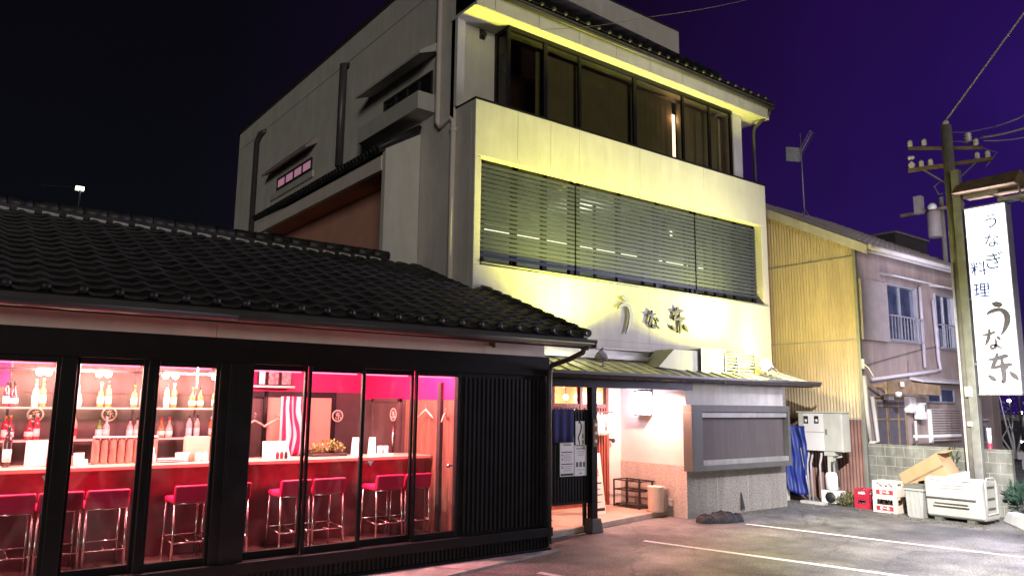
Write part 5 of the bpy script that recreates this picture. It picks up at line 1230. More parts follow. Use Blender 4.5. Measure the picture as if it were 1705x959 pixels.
# beer crates, seen with their long side to the lot (facing -x)
def crate(y0, y1, x0, z0, h, mt, band, lb, rows, grp=None, txt=None, dx=.34):
    t = thing('bottle_crate', lb, 'crate', (x0 + dx / 2, (y0 + y1) / 2, z0), grp)
    m = MB(); w = .02; x1 = x0 + dx
    lev = [0, .1, .45, .55, .62, .92, 1]
    def wall_x(x, bands):              # side wall lying in a plane of constant x, with window strips
        zA, zB = bands
        m.box(x, x + w, y0, y1, z0, z0 + h * zA); m.box(x, x + w, y0, y1, z0 + h * zB, z0 + h)
        m.box(x, x + w, y0, y0 + .07, z0 + h * zA, z0 + h * zB); m.box(x, x + w, y1 - .07, y1, z0 + h * zA, z0 + h * zB)
    wall_x(x0, (.5, .84)); wall_x(x1 - w, (.5, .84))
    for yq in (y0, y1 - w):
        xa, xb = x0 + w, x1 - w
        m.box(xa, xb, yq, yq + w, z0, z0 + h * .5); m.box(xa, xb, yq, yq + w, z0 + h * .84, z0 + h)
        m.box(xa, xa + .06, yq, yq + w, z0 + h * .5, z0 + h * .84); m.box(xb - .06, xb, yq, yq + w, z0 + h * .5, z0 + h * .84)
    m.box(x0 + w, x1 - w, y0 + w, y1 - w, z0 + .005, z0 + .02)
    for yq in (y0 - .006, y1 + .006 - .012): m.box(x0 - .006, x0 + .012, yq, yq + .012, z0, z0 + h)
    m.box(x0 - .008, x1 + .008, y0 - .008, y1 + .008, z0 + h - .022, z0 + h - .004) if False else None
    m.build('crate_body', mt, t, bevel=.004)
    if band:
        MB().box(x0 - .004, x0, y0 + .06, y1 - .06, z0 + h * .14, z0 + h * .42).build('label_band', M['redband'], t)
        text_mb('lettering', txt, h * .22, M['paper'], (x0 - .0045, (y0 + y1) / 2, z0 + h * .28), (0, -1, 0), (0, 0, 1), t, .001, .004)
    mbb = MB(); rng = random.Random(int(z0 * 100) + 3)
    for i in range(4):
        for j in range(3):
            yb = y0 + .07 + i * (y1 - y0 - .14) / 3; xb_ = x0 + .075 + j * .095
            mbb.lathe([(.032, .02), (.033, h * .52), (.014, h * .74), (.013, h * .88), (1e-6, h * .88)], (xb_, yb, z0), 8)
    mbb.build('bottles', liq('dark', cols['dark']) if rng.random() < .5 else M['ivory'], t)
a = UZ(1456, 850); b = UZ(1489, 856); XC = 15.0
yc0, yc1 = UX(1490, 800, XC).y, UX(1452, 800, XC).y
zt = UX(1470, 800, XC).z
hc = zt / 2
crate(yc0, yc1, XC, .0, hc - .004, M['cream'], True, 'cream bottle crate with red band, standing on the asphalt under its twin', 0, 'cream bottle crates stacked by the wall', 'ビール')
crate(yc0 - .005, yc1 - .005, XC + .005, hc, hc - .004, M['cream'], True, 'cream bottle crate with red band, stacked on top of its twin', 0, 'cream bottle crates stacked by the wall', 'ビール')
yr0, yr1 = UX(1446, 830, 15.15).y, UX(1427, 830, 15.15).y; zt2 = UX(1436, 815, 15.15).z
crate(yr0 + .02, yr1 + .08, 15.2, 0, zt2 / 2, M['redplastic'], False, 'dark red bottle crate, lower of two beside the wall', 0, 'red bottle crates beside the cream ones')
crate(yr0 + .02, yr1 + .08, 15.2, zt2 / 2 + .003, zt2 / 2, M['redplastic'], False, 'dark red bottle crate, upper of two beside the wall', 0, 'red bottle crates beside the cream ones')
# grey bin with dark lid
yb0, yb1 = UX(1538, 840, 14.75).y, UX(1506, 840, 14.75).y; zt = UX(1520, 812, 14.75).z
t = thing('dust_bin', 'grey ribbed plastic bin with dark lid between crates and storage box', 'bin', (15, (yb0 + yb1) / 2, 0))
m = MB(); x0, x1 = 14.75, 15.15; tp = .05
m.hexa([(x0 + tp, yb0 + tp, 0), (x1 - tp, yb0 + tp, 0), (x1 - tp, yb1 - tp, 0), (x0 + tp, yb1 - tp, 0), (x0, yb0, zt), (x1, yb0, zt), (x1, yb1, zt), (x0, yb1, zt)])
for k in range(4):
    u = .15 + k * .23; y = yb0 + (yb1 - yb0) * u; m.hexa([(x0 + tp - .008, y, .02), (x0 + tp + .01, y, .02), (x0 + tp + .01, y + .03, .02), (x0 + tp - .008, y + .03, .02), (x0 + .006 - .012, y, zt - .06), (x0 + .02, y, zt - .06), (x0 + .02, y + .03, zt - .06), (x0 - .006, y + .03, zt - .06)])
m.box(x0 - .02, x1 + .02, yb0 - .02, yb1 + .02, zt - .05, zt - .005); m.build('bin_body', M['bingrey'], t, bevel=.012)
m = MB(); m.hexa([(x0 - .03, yb0 - .03, zt), (x1 + .03, yb0 - .03, zt), (x1 + .03, yb1 + .03, zt), (x0 - .03, yb1 + .03, zt), (x0 + .03, yb0 + .03, zt + .06), (x1 - .03, yb0 + .03, zt + .06), (x1 - .03, yb1 - .03, zt + .06), (x0 + .03, yb1 - .03, zt + .06)]); m.build('lid', M['lid'], t, bevel=.012)
# large grey storage box : rounded profile along x, front moulded lid
XB = 14.78
a = UX(1540, 830, XB); b = UX(1637, 840, XB); y0, y1 = b.y, a.y; zt = UX(1560, 795, XB).z + .02
t = thing('storage_box', 'large pale grey plastic refuse storage box with rounded edges', 'storage box', (15.2, (y0 + y1) / 2, 0))
D = .74; r = .14
def prof_box(off=0, z0=.06):
    P = []
    for k in range(7): q = PI - k * PI / 12; P.append((r + r * math.cos(q) - off, zt - r + r * math.sin(q) + off * .3))
    for k in range(7): q = PI / 2 - k * PI / 12; P.append((D - r + r * math.cos(q), zt - r * 1.0 + r * math.sin(q) - .05))
    P += [(D - .03, z0 + .05), (D - .08, z0), (.1, z0), (.05, z0 + .05)]
    return P
pf = prof_box()
m = MB(); m.prism([(p[0], p[1]) for p in pf], (XB, y1, 0), (1, 0, 0), (0, 0, 1), y1 - y0)
bd = m.build('box_body', M['stockgrey'], t, bevel=.035)
zs = .06 + (zt - .06) * .5
m = MB(); m.hexa([(XB - .022, y0 + .12, zs), (XB + .03, y0 + .12, zs), (XB + .03, y1 - .03, zs), (XB - .022, y1 - .03, zs), (XB - .018, y0 + .14, zt - .11), (XB + .05, y0 + .14, zt - .05), (XB + .05, y1 - .04, zt - .05), (XB - .018, y1 - .04, zt - .11)]); m.build('front_lid', M['stockgrey'], t, bevel=.012)
m = MB()
for z, ya, yb in ((zt - .19, y0 + .3, y1 - .28), (zs - .14, y0 + .22, y1 - .16)):
    m.box(XB - .034, XB - .0, ya, yb, z, z + .018); m.box(XB - .034, XB - .0, ya, yb, z + .055, z + .066)
    for y in (ya, yb - .012): m.box(XB - .034, XB - .0, y, y + .012, z + .018, z + .055)
m.build('handle_moulding', M['stockgrey'], t, bevel=.004)
m = MB(); m.box(XB - .03, XB + .01, y0 + .0, y0 + .09, zs - .005, zs + .003) if False else None
for y in (y0 + .2, y1 - .25): m.box(XB + .02, XB + .05, y, y + .14, zt - .075, zt - .055)
m.box(XB - .021, XB - .0, y0 + .11, y1 - .03, zs - .012, zs - .004)
for z in (.25, .42, .62): m.box(XB + .2, XB + .5, y0 - .006, y0 + .01, z, z + .04)
m.build('slot', M['lid'], t)
for y in (y0 + .18, y1 - .25): MB().box(XB + .05, XB + D - .1, y, y + .12, 0, .065).build('foot', M['lid'], t)
m = MB(); zz = [(.14, .18), (.14, .72), (.2, .8), (.52, .8), (.58, .72), (.58, .18)]
m.tube([(XB + x, y0 - .004, z) for x, z in zz + zz[:1]], .016, 6); m.build('side_moulding', M['stockgrey'], t)
# big cardboard box resting on bin, storage box and wall; foam board behind
t = thing('cardboard_box', 'large open brown cardboard box tilted behind the storage box', 'cardboard box', (15.6, 6.9, .6))
P = [UX(1496, 789, 15.3), UX(1558, 754, 15.3), UX(1584, 797, 15.3), UX(1516, 826, 15.3)]
off = Vector((.46, .0, .05))
fr = [p.copy() for p in P]
q = MB(); q.hexa([fr[3], fr[2], fr[2] + off, fr[3] + off, fr[0], fr[1], fr[1] + off, fr[0] + off]); q.build('carton', M['cardboard'], t, bevel=.01)
m = MB(); e = fr[1] - fr[0]; e.normalize(); m.hexa([fr[1] + off * .02, fr[1] + off * .98, fr[1] + off * .98 + Vector((0, 0, -.008)), fr[1] + off * .02 + Vector((0, 0, -.008)), fr[1] + off * .05 + e * .2 + Vector((0, 0, -.09)), fr[1] + off * .95 + e * .2 + Vector((0, 0, -.09)), fr[1] + off * .95 + e * .2 + Vector((0, 0, -.098)), fr[1] + off * .05 + e * .2 + Vector((0, 0, -.098))]); m.build('flap', M['cardboard'], t)
tp = MB(); mid = (fr[0] + fr[3]) / 2; tp.poly([fr[0].lerp(fr[3], .45) + Vector((-.003, 0, 0)), fr[1].lerp(fr[2], .45) + Vector((-.003, 0, 0)), fr[1].lerp(fr[2], .53) + Vector((-.003, 0, 0)), fr[0].lerp(fr[3], .53) + Vector((-.003, 0, 0))]); tp.build('tape', M['brownboard'], t)
a = UX(1532, 800, 15.4); b = UX(1607, 786, 15.4); t = thing('foam_board', 'white foam board lying between carton and storage box', 'board', a)
MB().hexa([a + Vector((-.1, 0, -.1)), b + Vector((-.1, 0, -.14)), b + Vector((.2, 0, -.14)), a + Vector((.2, 0, -.1)), a + Vector((-.1, 0, 0)), b + Vector((-.1, 0, 0)), b + Vector((.2, 0, .02)), a + Vector((.2, 0, .02))]).build('board', M['foam'], t, bevel=.008)
# meter cabinet on its post, with conduits, compressor and pump
XM = 15.45
ym0, ym1 = UX(1403, 720, XM).y, UX(1330, 720, XM).y; zm0, zm1 = UX(1370, 751, XM).z, UX(1370, 687, XM).z
ymid = UX(1373, 720, XM).y
t = thing('meter_cabinet', 'pale metal electricity cabinet with two small meter windows on a post', 'meter cabinet', (XM, (ym0 + ym1) / 2, 0))
MB().box(XM, XM + .3, ym0, ym1, zm0, zm1).build('cabinet_body', M['cabinet'], t, bevel=.01)
yw = UX(1339, 720, XM).y
zmid = UX(1355, 719, XM).z
d1_ = MB(); d1_.box(XM - .02, XM - .001, ymid + .005, yw, zmid + .004, zm1 - .02); d1_.box(XM - .02, XM - .001, ymid + .005, yw, zm0 + .01, zmid - .004); d1_.build('meter_door', M['cabinetwhite'], t, bevel=.004)
MB().box(XM - .018, XM - .001, ym0 + .02, ymid - .005, zm0 + .01, zm1 - .02).build('cabinet_door', M['cabinet'], t, bevel=.004)
for px in (1338.5, 1356):
    a = UX(px, 692, XM); b = UX(px + 8, 705, XM); o = MB().box(XM - .024, XM - .0195, b.y, a.y, b.z, a.z).build('meter_window', M['darkglass'], t)
    MB().lathe([(.035, 0), (.035, .004), (1e-6, .004)], (XM - .024, (a.y + b.y) / 2, (a.z + b.z) / 2 - .02), 12, Matrix.Rotation(rad(-90), 4, 'Y')).build('meter_dial', M['cabinetwhite'], o)
MB().box(XM - .035, XM - .02, ymid - .06, ymid - .04, (zm0 + zm1) / 2 - .05, (zm0 + zm1) / 2 + .06).build('handle', M['darkmetal'], t)
MB().box(XM - .03, XM + .33, ym0 - .03, ym1 + .03, zm1, zm1 + .025).build('rain_cap', M['cabinet'], t)
yp = UX(1386, 780, XM + .1).y
m = MB(); m.hexa([(XM + .02, yp - .07, 0), (XM + .16, yp - .07, 0), (XM + .16, yp + .07, 0), (XM + .02, yp + .07, 0), (XM + .02, yp - .06, zm0 - .09), (XM + .16, yp - .06, zm0 - .09), (XM + .16, yp + .06, zm0 - .09), (XM + .02, yp + .06, zm0 - .09)]); m.box(XM + .0, XM + .25, yp - .12, yp + .12, zm0 - .09, zm0 - .001); m.build('post', M['cabinet'], t, bevel=.008)
m = MB()
for px, dx in ((1347, .12), (1353, .2), (1368, .1), (1400, .2)):
    y = UX(px, 760, XM + dx).y; m.tube([(XM + dx, y, zm0), (XM + dx, y, zm0 - .1), (XM + dx, y + .05, zm0 - .3), (XM + dx, y + .03, .0)] if px < 1390 else [(XM + dx, y, zm0), (XM + dx, y - .02, zm0 - .1), (XM + dx, y + .14, zm0 - .14)], .025, 8)
m.build('conduit', M['pipe'], t)
# pump unit below
P = UZ(1383, 842); xq = 15.3
ya, yb = UX(1398, 820, xq).y, UX(1367, 820, xq).y; z1 = UX(1380, 816, xq).z
t = thing('fan_unit', 'small white box unit with round black fan under the meter cabinet', 'fan unit', (xq, (ya + yb) / 2, 0))
MB().box(xq, xq + .24, ya, yb, 0.02, z1).build('casing', M['porcelain'], t, bevel=.012)
MB().lathe([(min((yb - ya), z1) * .4, 0), (min((yb - ya), z1) * .4, .006), (1e-6, .006)], (xq, (ya + yb) / 2, z1 / 2), 20, Matrix.Rotation(rad(-90), 4, 'Y')).build('fan_grille', M['ink'], t)
m = MB()
for q in range(6): m.bar((xq - .008, (ya + yb) / 2, z1 / 2), (xq - .008, (ya + yb) / 2 + .13 * math.cos(q * PI / 3), z1 / 2 + .13 * math.sin(q * PI / 3)), .012, .004)
m.build('blade', M['darkmetal'], t)
zb_, zt_ = UX(1380, 814, xq).z, UX(1380, 786, xq).z
t = thing('water_pump', 'white rounded pump standing on the fan unit', 'pump', (xq, (ya + yb) / 2, z1))
MB().lathe([(.1, 0), (.13, .02), (.135, zt_ - z1 - .08), (.11, zt_ - z1 - .02), (.05, zt_ - z1), (1e-6, zt_ - z1)], (xq + .13, (ya + yb) / 2 + .02, z1 + .004), 18).build('tank', M['porcelain'], t)
MB().tube([(xq + .13, (ya + yb) / 2, zt_), (xq + .13, (ya + yb) / 2, zt_ + .2), (xq + .13, (ya + yb) / 2 - .1, zt_ + .24), (xq + .16, (ya + yb) / 2 - .12, zt_ - .3)], .022, 8).build('hose', M['wire'], t)
tag(MB().tube([(xq - .02, ya - .02, .2), (xq - .1, ya - .1, .24), (xq - .12, ya - .2, .1), (xq - .05, ya - .16, .02), (xq + .05, ya - .02, .012)], .01, 6).build('garden_hose', M['wire']), 'thin black hose looping beside the fan unit', 'hose')
# leaning pole, blue tarpaulin
a = UX(1313, 725, 15.0); b = UX(1337, 818, 15.0)
XT_ = 15.05
o = MB().grid(lambda u, v: (XT_ + .05 * math.sin(u * 9 + v * 2) + .028 * math.sin(u * 23 + v * 5) + .012 * math.sin(u * 47 + v * 11) + .012 * math.sin(v * 19 + u * 7), 9.35 + .8 * (1 - u) - .35 * 0 + .02 * math.sin(v * 7), .22 + (1.62 - .22) * v + .06 * math.sin(u * 6) * (1 - v)), 60, 26).build('blue_tarp', M['tarp'], solid=.006)
tag(o, 'blue tarpaulin hanging in the gap beside the display window', 'tarpaulin')
tag(MB().tube([UX(1333, 745, 15.1), UX(1349, 828, 15.0)], .014, 8).build('broom_stick', M['alu']), 'thin pale stick leaning in the gap by the tarpaulin', 'stick')
t = tag(MB().box(14.95, 15.1, 8.95, 9.5, 0.0, .06).build('kerb_stone', M['concrete'], bevel=.01), 'short concrete kerb stone at foot of the tarpaulin', 'kerb stone')
# green clump in a bag
P = UZ(1412, 836); P = Vector((15.35, UX(1412, 830, 15.35).y, 0))
t = thing('weed_clump', 'yellow-green heap of weeds beside the red crates', 'weeds', P)
m = MB(); rng = random.Random(9)
for i in range(900):
    a_ = rng.random() * 2 * PI; rr_ = .26 * math.sqrt(rng.random()); zz = max(.01, (.36 - rr_ * .9) * rng.random() ** .6)
    c = P + Vector((rr_ * math.cos(a_) * .8, rr_ * math.sin(a_) * 1.1, zz)); d = Vector((rng.gauss(-.2, 1), rng.gauss(0, 1), rng.gauss(.4, .7))).normalized(); sd = d.cross(Vector((.3, .2, 1))).normalized(); l = rng.uniform(.03, .075)
    m.poly([c, c + d * l * .5 + sd * l * .25, c + d * l, c + d * l * .5 - sd * l * .25])
M['weed'] = mat('weed_leaf', (.2, .2, .07), .7, var=.6, scale=22); m.build('leaves', M['weed'], t)
# white kerb stone with dark plant at right
a = UZ(1666, 868); t = thing('kerb_boulder', 'white sloped kerb block at the right picture edge', 'kerb block', a)
m = MB(); c = a + Vector((.0, -.02, 0)); u = (UZ(1720, 890) - a).normalized(); v = Vector((u.y, -u.x, 0)) * -1
if v.x < 0: v = -v
def kp(s_, w_, z): return c + u * s_ + v * w_ + Vector((0, 0, z))
m.hexa([kp(0, 0, 0), kp(1.6, -.05, 0), kp(1.6, .4, 0), kp(0, .3, 0), kp(.12, .06, .2), kp(1.6, .03, .22), kp(1.6, .33, .22), kp(.12, .25, .2)]); m.build('block', M['white_stone'], t, bevel=.03)
def bush(center, rx, rz, n, lb, mt, seed, name='dark_shrub', size=(.08, .2)):
    t = thing(name, lb, 'shrub', center); m = MB(); rng = random.Random(seed)
    for i in range(n):
        dv = Vector((rng.gauss(0, 1), rng.gauss(0, 1), rng.gauss(0, 1))).normalized() * rng.random() ** .4
        c = Vector(center) + Vector((dv.x * rx, dv.y * rx, rz + dv.z * rz)); d = (dv + Vector((0, 0, .8)) + Vector((rng.gauss(0, .3), rng.gauss(0, .3), 0))).normalized(); sd = d.cross(Vector((.2, .5, .3))).normalized(); l = rng.uniform(*size)
        m.poly([c, c + d * l * .5 + sd * l * .13, c + d * l, c + d * l * .5 - sd * l * .13])
    m.build('leaves', mt, t)
    m = MB()
    for k in range(5): m.tube([Vector(center), Vector(center) + Vector((rng.gauss(0, rx * .4), rng.gauss(0, rx * .4), rz * 1.3))], [.014, .004], 5)
    m.build('stem', M['brownboard'], t)
M['darkleaf'] = mat('dark_leaf', (.04, .085, .06), .5, var=.5, scale=12)
P = UZ(1706, 868); bush((P.x + .35, P.y + .1, .12), .3, .24, 420, 'dark spiky shrub behind the white kerb block', M['darkleaf'], 3)
P = UX(1598, 735, HX + .3); bush((HX - .1, P.y, 0), .1, .68, 120, 'thin weed growing up the block wall behind the carton', M['leaf'], 5, 'tall_weed', (.08, .16))
# grit swept against the wall
m = MB(); rng = random.Random(21)
for i in range(420):
    q = Vector((rng.uniform(14.3, 16.25), rng.uniform(5.7, 9.6), 0)); s_ = rng.uniform(.006, .022)
    m.obox(q + Vector((0, 0, s_ * .3)), (s_ * 2, s_ * 1.4, s_), Matrix.Rotation(rng.random() * 6, 3, 'Z'))
for i in range(160):
    u_ = rng.random(); q = Vector((11.1 + 3.1 * u_, 9.3 - abs(rng.gauss(0, .25)), 0)); s_ = rng.uniform(.005, .016)
    m.obox(q + Vector((0, 0, s_ * .3)), (s_ * 2, s_ * 1.4, s_), Matrix.Rotation(rng.random() * 6, 3, 'Z'))
tag(m.build('gravel', M['granite']), 'loose grit and dead leaves swept along the wall foot', 'grit', kind='stuff')
# black netting lump on the asphalt
a, b = UZ(1170, 872), UZ(1243, 868)
t = thing('netting_heap', 'black bundle of netting lying before the display window', 'netting', (a + b) / 2)
m = MB(); rng = random.Random(2); c = (a + b) / 2 + Vector((.0, .1, 0)); L_ = (b - a).length / 2; dr_ = (b - a).normalized(); pr_ = Vector((-dr_.y, dr_.x, 0))
def lump(u, v):
    al = -1 + 2 * u; q = PI * (v * 1.0); 
    R_ = (.125 + .018 * math.sin(al * 5 + 1) + .008 * math.sin(al * 17)) * max(.0, 1 - al ** 8) ** .5 * (1 + .05 * math.sin(q * 9 + al * 11))
    return c + dr_ * (al * L_) + pr_ * (math.cos(q) * R_ * 1.3) + Vector((0, 0, math.sin(q) * R_ * 1.25 + .002))
m.grid(lump, 60, 18); m.build('bundle', M['blackbag'], t)
m = MB()
for k in range(26):
    u0 = rng.uniform(.05, .9); m.tube([lump(min(1, u0 + .004 * j * rng.uniform(.5, 2)), j / 10) + Vector((0, 0, .006)) for j in range(11)], .006, 5)
m.build('cord', M['blackbag'], t)
P = UY(1236, 835, YGF - .03); tag(MB().hexa([(P.x - .05, YGF - .05, .06), (P.x + .06, YGF - .05, .06), (P.x + .05, YGF - .02, .06), (P.x - .05, YGF - .02, .06), (P.x - .02, YGF - .02, .38), (P.x, YGF - .02, .38), (P.x, YGF - .012, .38), (P.x - .02, YGF - .012, .38)]).build('net_end', M['blackbag']), 'black strip of netting standing up against the stone dado', 'netting')

# ================================================================== POLE, SIGN, WIRES
XP = 16.05
def up(px, py): return UX(px, py, XP)
yb_ = UX(1618, 700, XP).y; top_ = up(1570, 208)
ypole = up(1600, 560).y
pole = thing('utility_pole', 'tapered concrete utility pole with crossarm, insulators and conduits', 'utility pole', (XP, ypole, 0))
pb = up(1632, 800); pt = up(1570, 208)
MB().tube([(XP + .1, ypole, 0), (XP + .1, ypole, pt.z)], [.13, .1], 16).build('shaft', M['pole'], pole)
m = MB(); m.tube([(XP - .04, ypole + .05, 0), (XP - .04, ypole + .05, 4.9)], .022, 8); m.build('conduit', M['porcelain'], pole)
m = MB(); m.tube([(XP - .02, ypole - .12, 0), (XP - .02, ypole - .12, 2.2)], .028, 8); m.build('conduit', M['porcelain'], pole)
P = up(1613, 652); MB().box(XP - .1, XP - .03, ypole - .16, ypole - .02, P.z - .1, P.z + .1).build('switch_box', M['cream'], pole, bevel=.008)
P = up(1617, 705); MB().box(XP - .09, XP - .01, ypole - .12, ypole - .02, P.z - .05, P.z + .04).build('junction_box', M['porcelain'], pole, bevel=.01)
# crossarms : run square to the street, tilted in view
ca = up(1530, 288); zc = ca.z
m = MB(); ax = Vector((-.35, .94, 0)).normalized(); cc = Vector((XP + .1, ypole, zc + .05))
m.bar(cc - ax * .75, cc + ax * .75, .075, .075); m.build('crossarm', M['brownboard'], pole)
m = MB(); c2 = cc + Vector((0, 0, .42)); m.bar(c2 - ax * .6 + Vector((0, 0, -.16)), c2 + ax * .72 + Vector((0, 0, .06)), .06, .06); m.build('crossarm', M['brownboard'], pole)
m = MB(); m.bar(cc + ax * .5, cc + Vector((0, 0, -.45)), .025); m.bar(cc - ax * .5, cc + Vector((0, 0, -.45)), .025); m.build('brace', M['galv'], pole)
ins = [(cc, .68, 0), (cc, .5, 0), (cc, .33, 0), (cc, -.5, 0), (cc, -.68, 0), (c2, .68, .05), (c2, .42, .03), (c2, -.5, -.13)]
for b_, k, dz in ins:
    p = b_ + ax * k + Vector((0, 0, .035 + dz)); MB().lathe([(.022, 0), (.05, .02), (.05, .05), (.035, .06), (.05, .08), (.045, .12), (.02, .15), (1e-6, .16)], p, 12).build('insulator', M['porcelain'], pole)
for k, dz in ((.74, .02), (.74, -.14)):
    p = cc + ax * k + Vector((0, 0, .25 + dz)); MB().lathe([(.02, 0), (.045, .01), (.045, .05), (.03, .06), (.045, .08), (.03, .12), (1e-6, .13)], p, 12, Matrix.Rotation(rad(90), 4, ax.cross(Vector((0, 0, 1))))).build('insulator', M['porcelain'], pole)
MB().lathe([(.03, 0), (.06, .02), (.06, .07), (.04, .1), (1e-6, .13)], (XP + .1, ypole, pt.z), 12).build('top_insulator', M['porcelain'], pole)
p = up(1594, 245); p.x = XP + .3; MB().lathe([(.04, -.1), (.075, -.08), (.05, -.04), (.075, -.02), (.05, .02), (.075, .04), (.04, .1)], (XP + .35, ypole - .3, zc + .62), 14).build('insulator', M['porcelain'], pole)
m = MB(); m.tube([(XP + .1, ypole, zc + .75), (XP + .35, ypole - .3, zc + .72), (XP + .6, ypole - .7, zc + .78)], .01, 6); m.tube([(XP + .1, ypole, zc + .55), (XP + .3, ypole - .2, zc + .54), (XP + .5, ypole - .75, zc + .2), (XP + .3, ypole - .6, zc - .1)], .01, 6); m.tube([(XP + .1, ypole + .1, zc - .2), (XP + .05, ypole + .3, zc - .35), (XP, ypole + .2, zc - .55), (XP + .1, ypole + .1, zc - .5)], .01, 6)
m.build('jumper_wire', M['palewire'], pole)
# overhead wires
def wire(a, b, sag, r, lb, mt='palewire', grp=None):
    a = Vector(a); b = Vector(b); pts = [a.lerp(b, i / 16) - Vector((0, 0, sag * 4 * (i / 16) * (1 - i / 16))) for i in range(17)]
    return tag(MB().tube(pts, r, 6).build('overhead_wire', M[mt]), lb, 'wire', grp)
wire((XP + .1, ypole, pt.z + .1), U(1750, -40, 0, XP - 1.0), .0, .02, 'pale wire climbing steeply from the pole top to the right', grp='overhead wires')
wire((XP + .6, ypole - .7, zc + .78), U(1790, 140, 0, XP + .8), .1, .017, 'pale wire leaving the upper crossarm to the right edge', grp='overhead wires')
wire((XP + .35, ypole - .5, zc + .55), U(1790, 178, 0, XP + .4), .1, .022, 'thick pale wire below the upper one at right edge', grp='overhead wires')
wire((XP + .3, ypole - .6, zc + .45), U(1790, 200, 0, XP + .5), .12, .012, 'thin pale wire lowest of three at the right edge', grp='overhead wires')
wire(UY(1085, 28, 9.0), UY(1290, -12, 8.0), .05, .006, 'faint wire crossing the sky above the restaurant roof', mt='wire', grp='overhead wires')
wire(UY(900, 50, 9.4), UY(1085, 28, 9.0), .05, .004, 'thin wire passing before the white eave', mt='wire', grp='overhead wires')
# sign: steel post, roofed lit box
XSG = 15.95
def us(px, py): return UX(px, py, XSG)
tl, tr, bl, br = us(1605, 350), us(1672, 338), us(1633, 655), us(1699, 655)
yL = (tl.y + bl.y) / 2; yR = (tr.y + br.y) / 2; zT = (tl.z + tr.z) / 2; zB = (bl.z + br.z) / 2
sg = thing('pole_sign', 'tall lit white restaurant sign with brush-written letters under a small roof', 'sign', (XSG, yL, 0))
yst = us(1612, 560).y + .02
ztop = us(1600, 280).z
MB().box(XSG + .02, XSG + .17, yL + .07, yL + .22, 0, ztop).build('post', M['steel'], sg, bevel=.006)
m = MB(); m.box(XSG, XSG + .3, yR, yL, zB, zT); m.build('face', M['sign'], sg)
m = MB()
for x in (XSG - .012, XSG + .28): 
    m.box(x, x + .03, yR - .02, yL + .02, zB - .03, zB - .001); m.box(x, x + .03, yR - .02, yL + .02, zT + .001, zT + .03)
m.box(XSG + .02, XSG + .28, yR - .02, yR - .002, zB, zT); m.box(XSG + .02, XSG + .28, yL + .002, yL + .02, zB, zT); m.box(XSG + .02, XSG + .28, yR, yL, zB - .03, zB - .001); m.box(XSG + .02, XSG + .28, yR, yL, zT + .001, zT + .03)
m.build('frame', M['alu'], sg)
m = MB()
for z in [zB + (zT - zB) * k / 26 for k in range(1, 26)]: m.box(XSG - .002, XSG - .0005, yL - .13, yL, z, z + .004)
m.box(XSG - .002, XSG - .0005, yL - .122, yL - .118, zB, zT); M['gridline'] = mat('grey_grid_line', (.5, .5, .55), .6); m.build('grid_line', M['gridline'], sg)
SW = yL - yR; SH = zT - zB
def rect_light(name, loc, power, col, sx, sy, tgt, parent):
    l = bpy.data.lights.new(name, 'AREA'); l.shape = 'RECTANGLE'; l.size = sx; l.size_y = sy; l.energy = power; l.color = col
    o = bpy.data.objects.new(name, l); COL.objects.link(o); o.location = loc; aim(o, tgt); setp(o, parent); return o
rect_light('sign_tubes', (XSG - .02, (yL + yR) / 2, (zT + zB) / 2), 170, (.78, .72, 1), SW * .9, SH * .95, (XSG - 5, (yL + yR) / 2, (zT + zB) / 2), sg)
rect_light('sign_tubes', (XSG + .33, (yL + yR) / 2, (zT + zB) / 2), 150, (.8, .76, 1), SW * .9, SH * .95, (XSG + 5, (yL + yR) / 2, (zT + zB) / 2), sg)
def at_sign(px, py): p = us(px, py); return p.y, p.z
FAT = lambda G: [[(x, y, wd * 1.25) for x, y, wd in st] for st in G]
for gl, c, w, h in ((FAT(GL_U), (1662, 529), .5, .66), (FAT(GL_NA), (1652, 564), .36, .4), (FAT(GL_HI), (1665, 612), .52, .56)):
    y, z = at_sign(*c); brush(MB(), gl, (XSG - .003, y + w / 2, z - h / 2), (0, -1, 0), (0, 0, 1), w, h, .004).build('brush_letter', M['greyink'], sg)
for ch, c, s_, mt in (('う', (1650, 370), .32, 'tealink'), ('な', (1651, 402), .3, 'tealink'), ('ぎ', (1655, 436), .36, 'tealink'), ('料', (1630, 449), .3, 'blueink'), ('理', (1635, 485), .31, 'blueink')):
    y, z = at_sign(*c); text_mb('small_letter', ch, s_, M[mt], (XSG - .004, y, z), (0, -1, 0), (0, 0, 1), sg, .002, .0015 if ch in 'うなぎ' else .003)
# roof over the sign, lamp tube under it, outer bracket
ya_, yb_2 = us(1590, 300).y, us(1695, 285).y; zr0 = zT + .3
m = MB(); m.hexa([(XSG - .25, ya_, zr0 + .02), (XSG + .6, ya_, zr0 + .02), (XSG + .6, yb_2, zr0 + .0), (XSG - .25, yb_2, zr0 + .0), (XSG + .1, ya_, zr0 + .3), (XSG + .24, ya_, zr0 + .3), (XSG + .24, yb_2, zr0 + .32), (XSG + .1, yb_2, zr0 + .32)])
m.build('sign_roof', M['brownboard'], sg, bevel=.01)
m = MB(); m.box(XSG + .05, XSG + .12, yR + .1, ya_ - .1, zr0 - .06, zr0 + .01); m.bar((XSG + .1, yb_2 + .05, zr0), (XSG + .1, yb_2 + .0, zT - .02), .03); m.bar((XSG + .1, yR + .3, zr0 - .05), (XSG + .1, yb_2, zr0 - .28), .03); m.box(XSG + .0, XSG + .25, yb_2 - .15, yR + .1, zT + .05, zT + .12); m.build('roof_bracket', M['galv'], sg)
m = MB()
for k in range(3):
    z = zB + (zT - zB) * (.15 + .35 * k); m.box(XSG + .05, XSG + .12, yL + .02, yL + .08, z, z + .05)
m.build('clamp', M['steel'], sg)

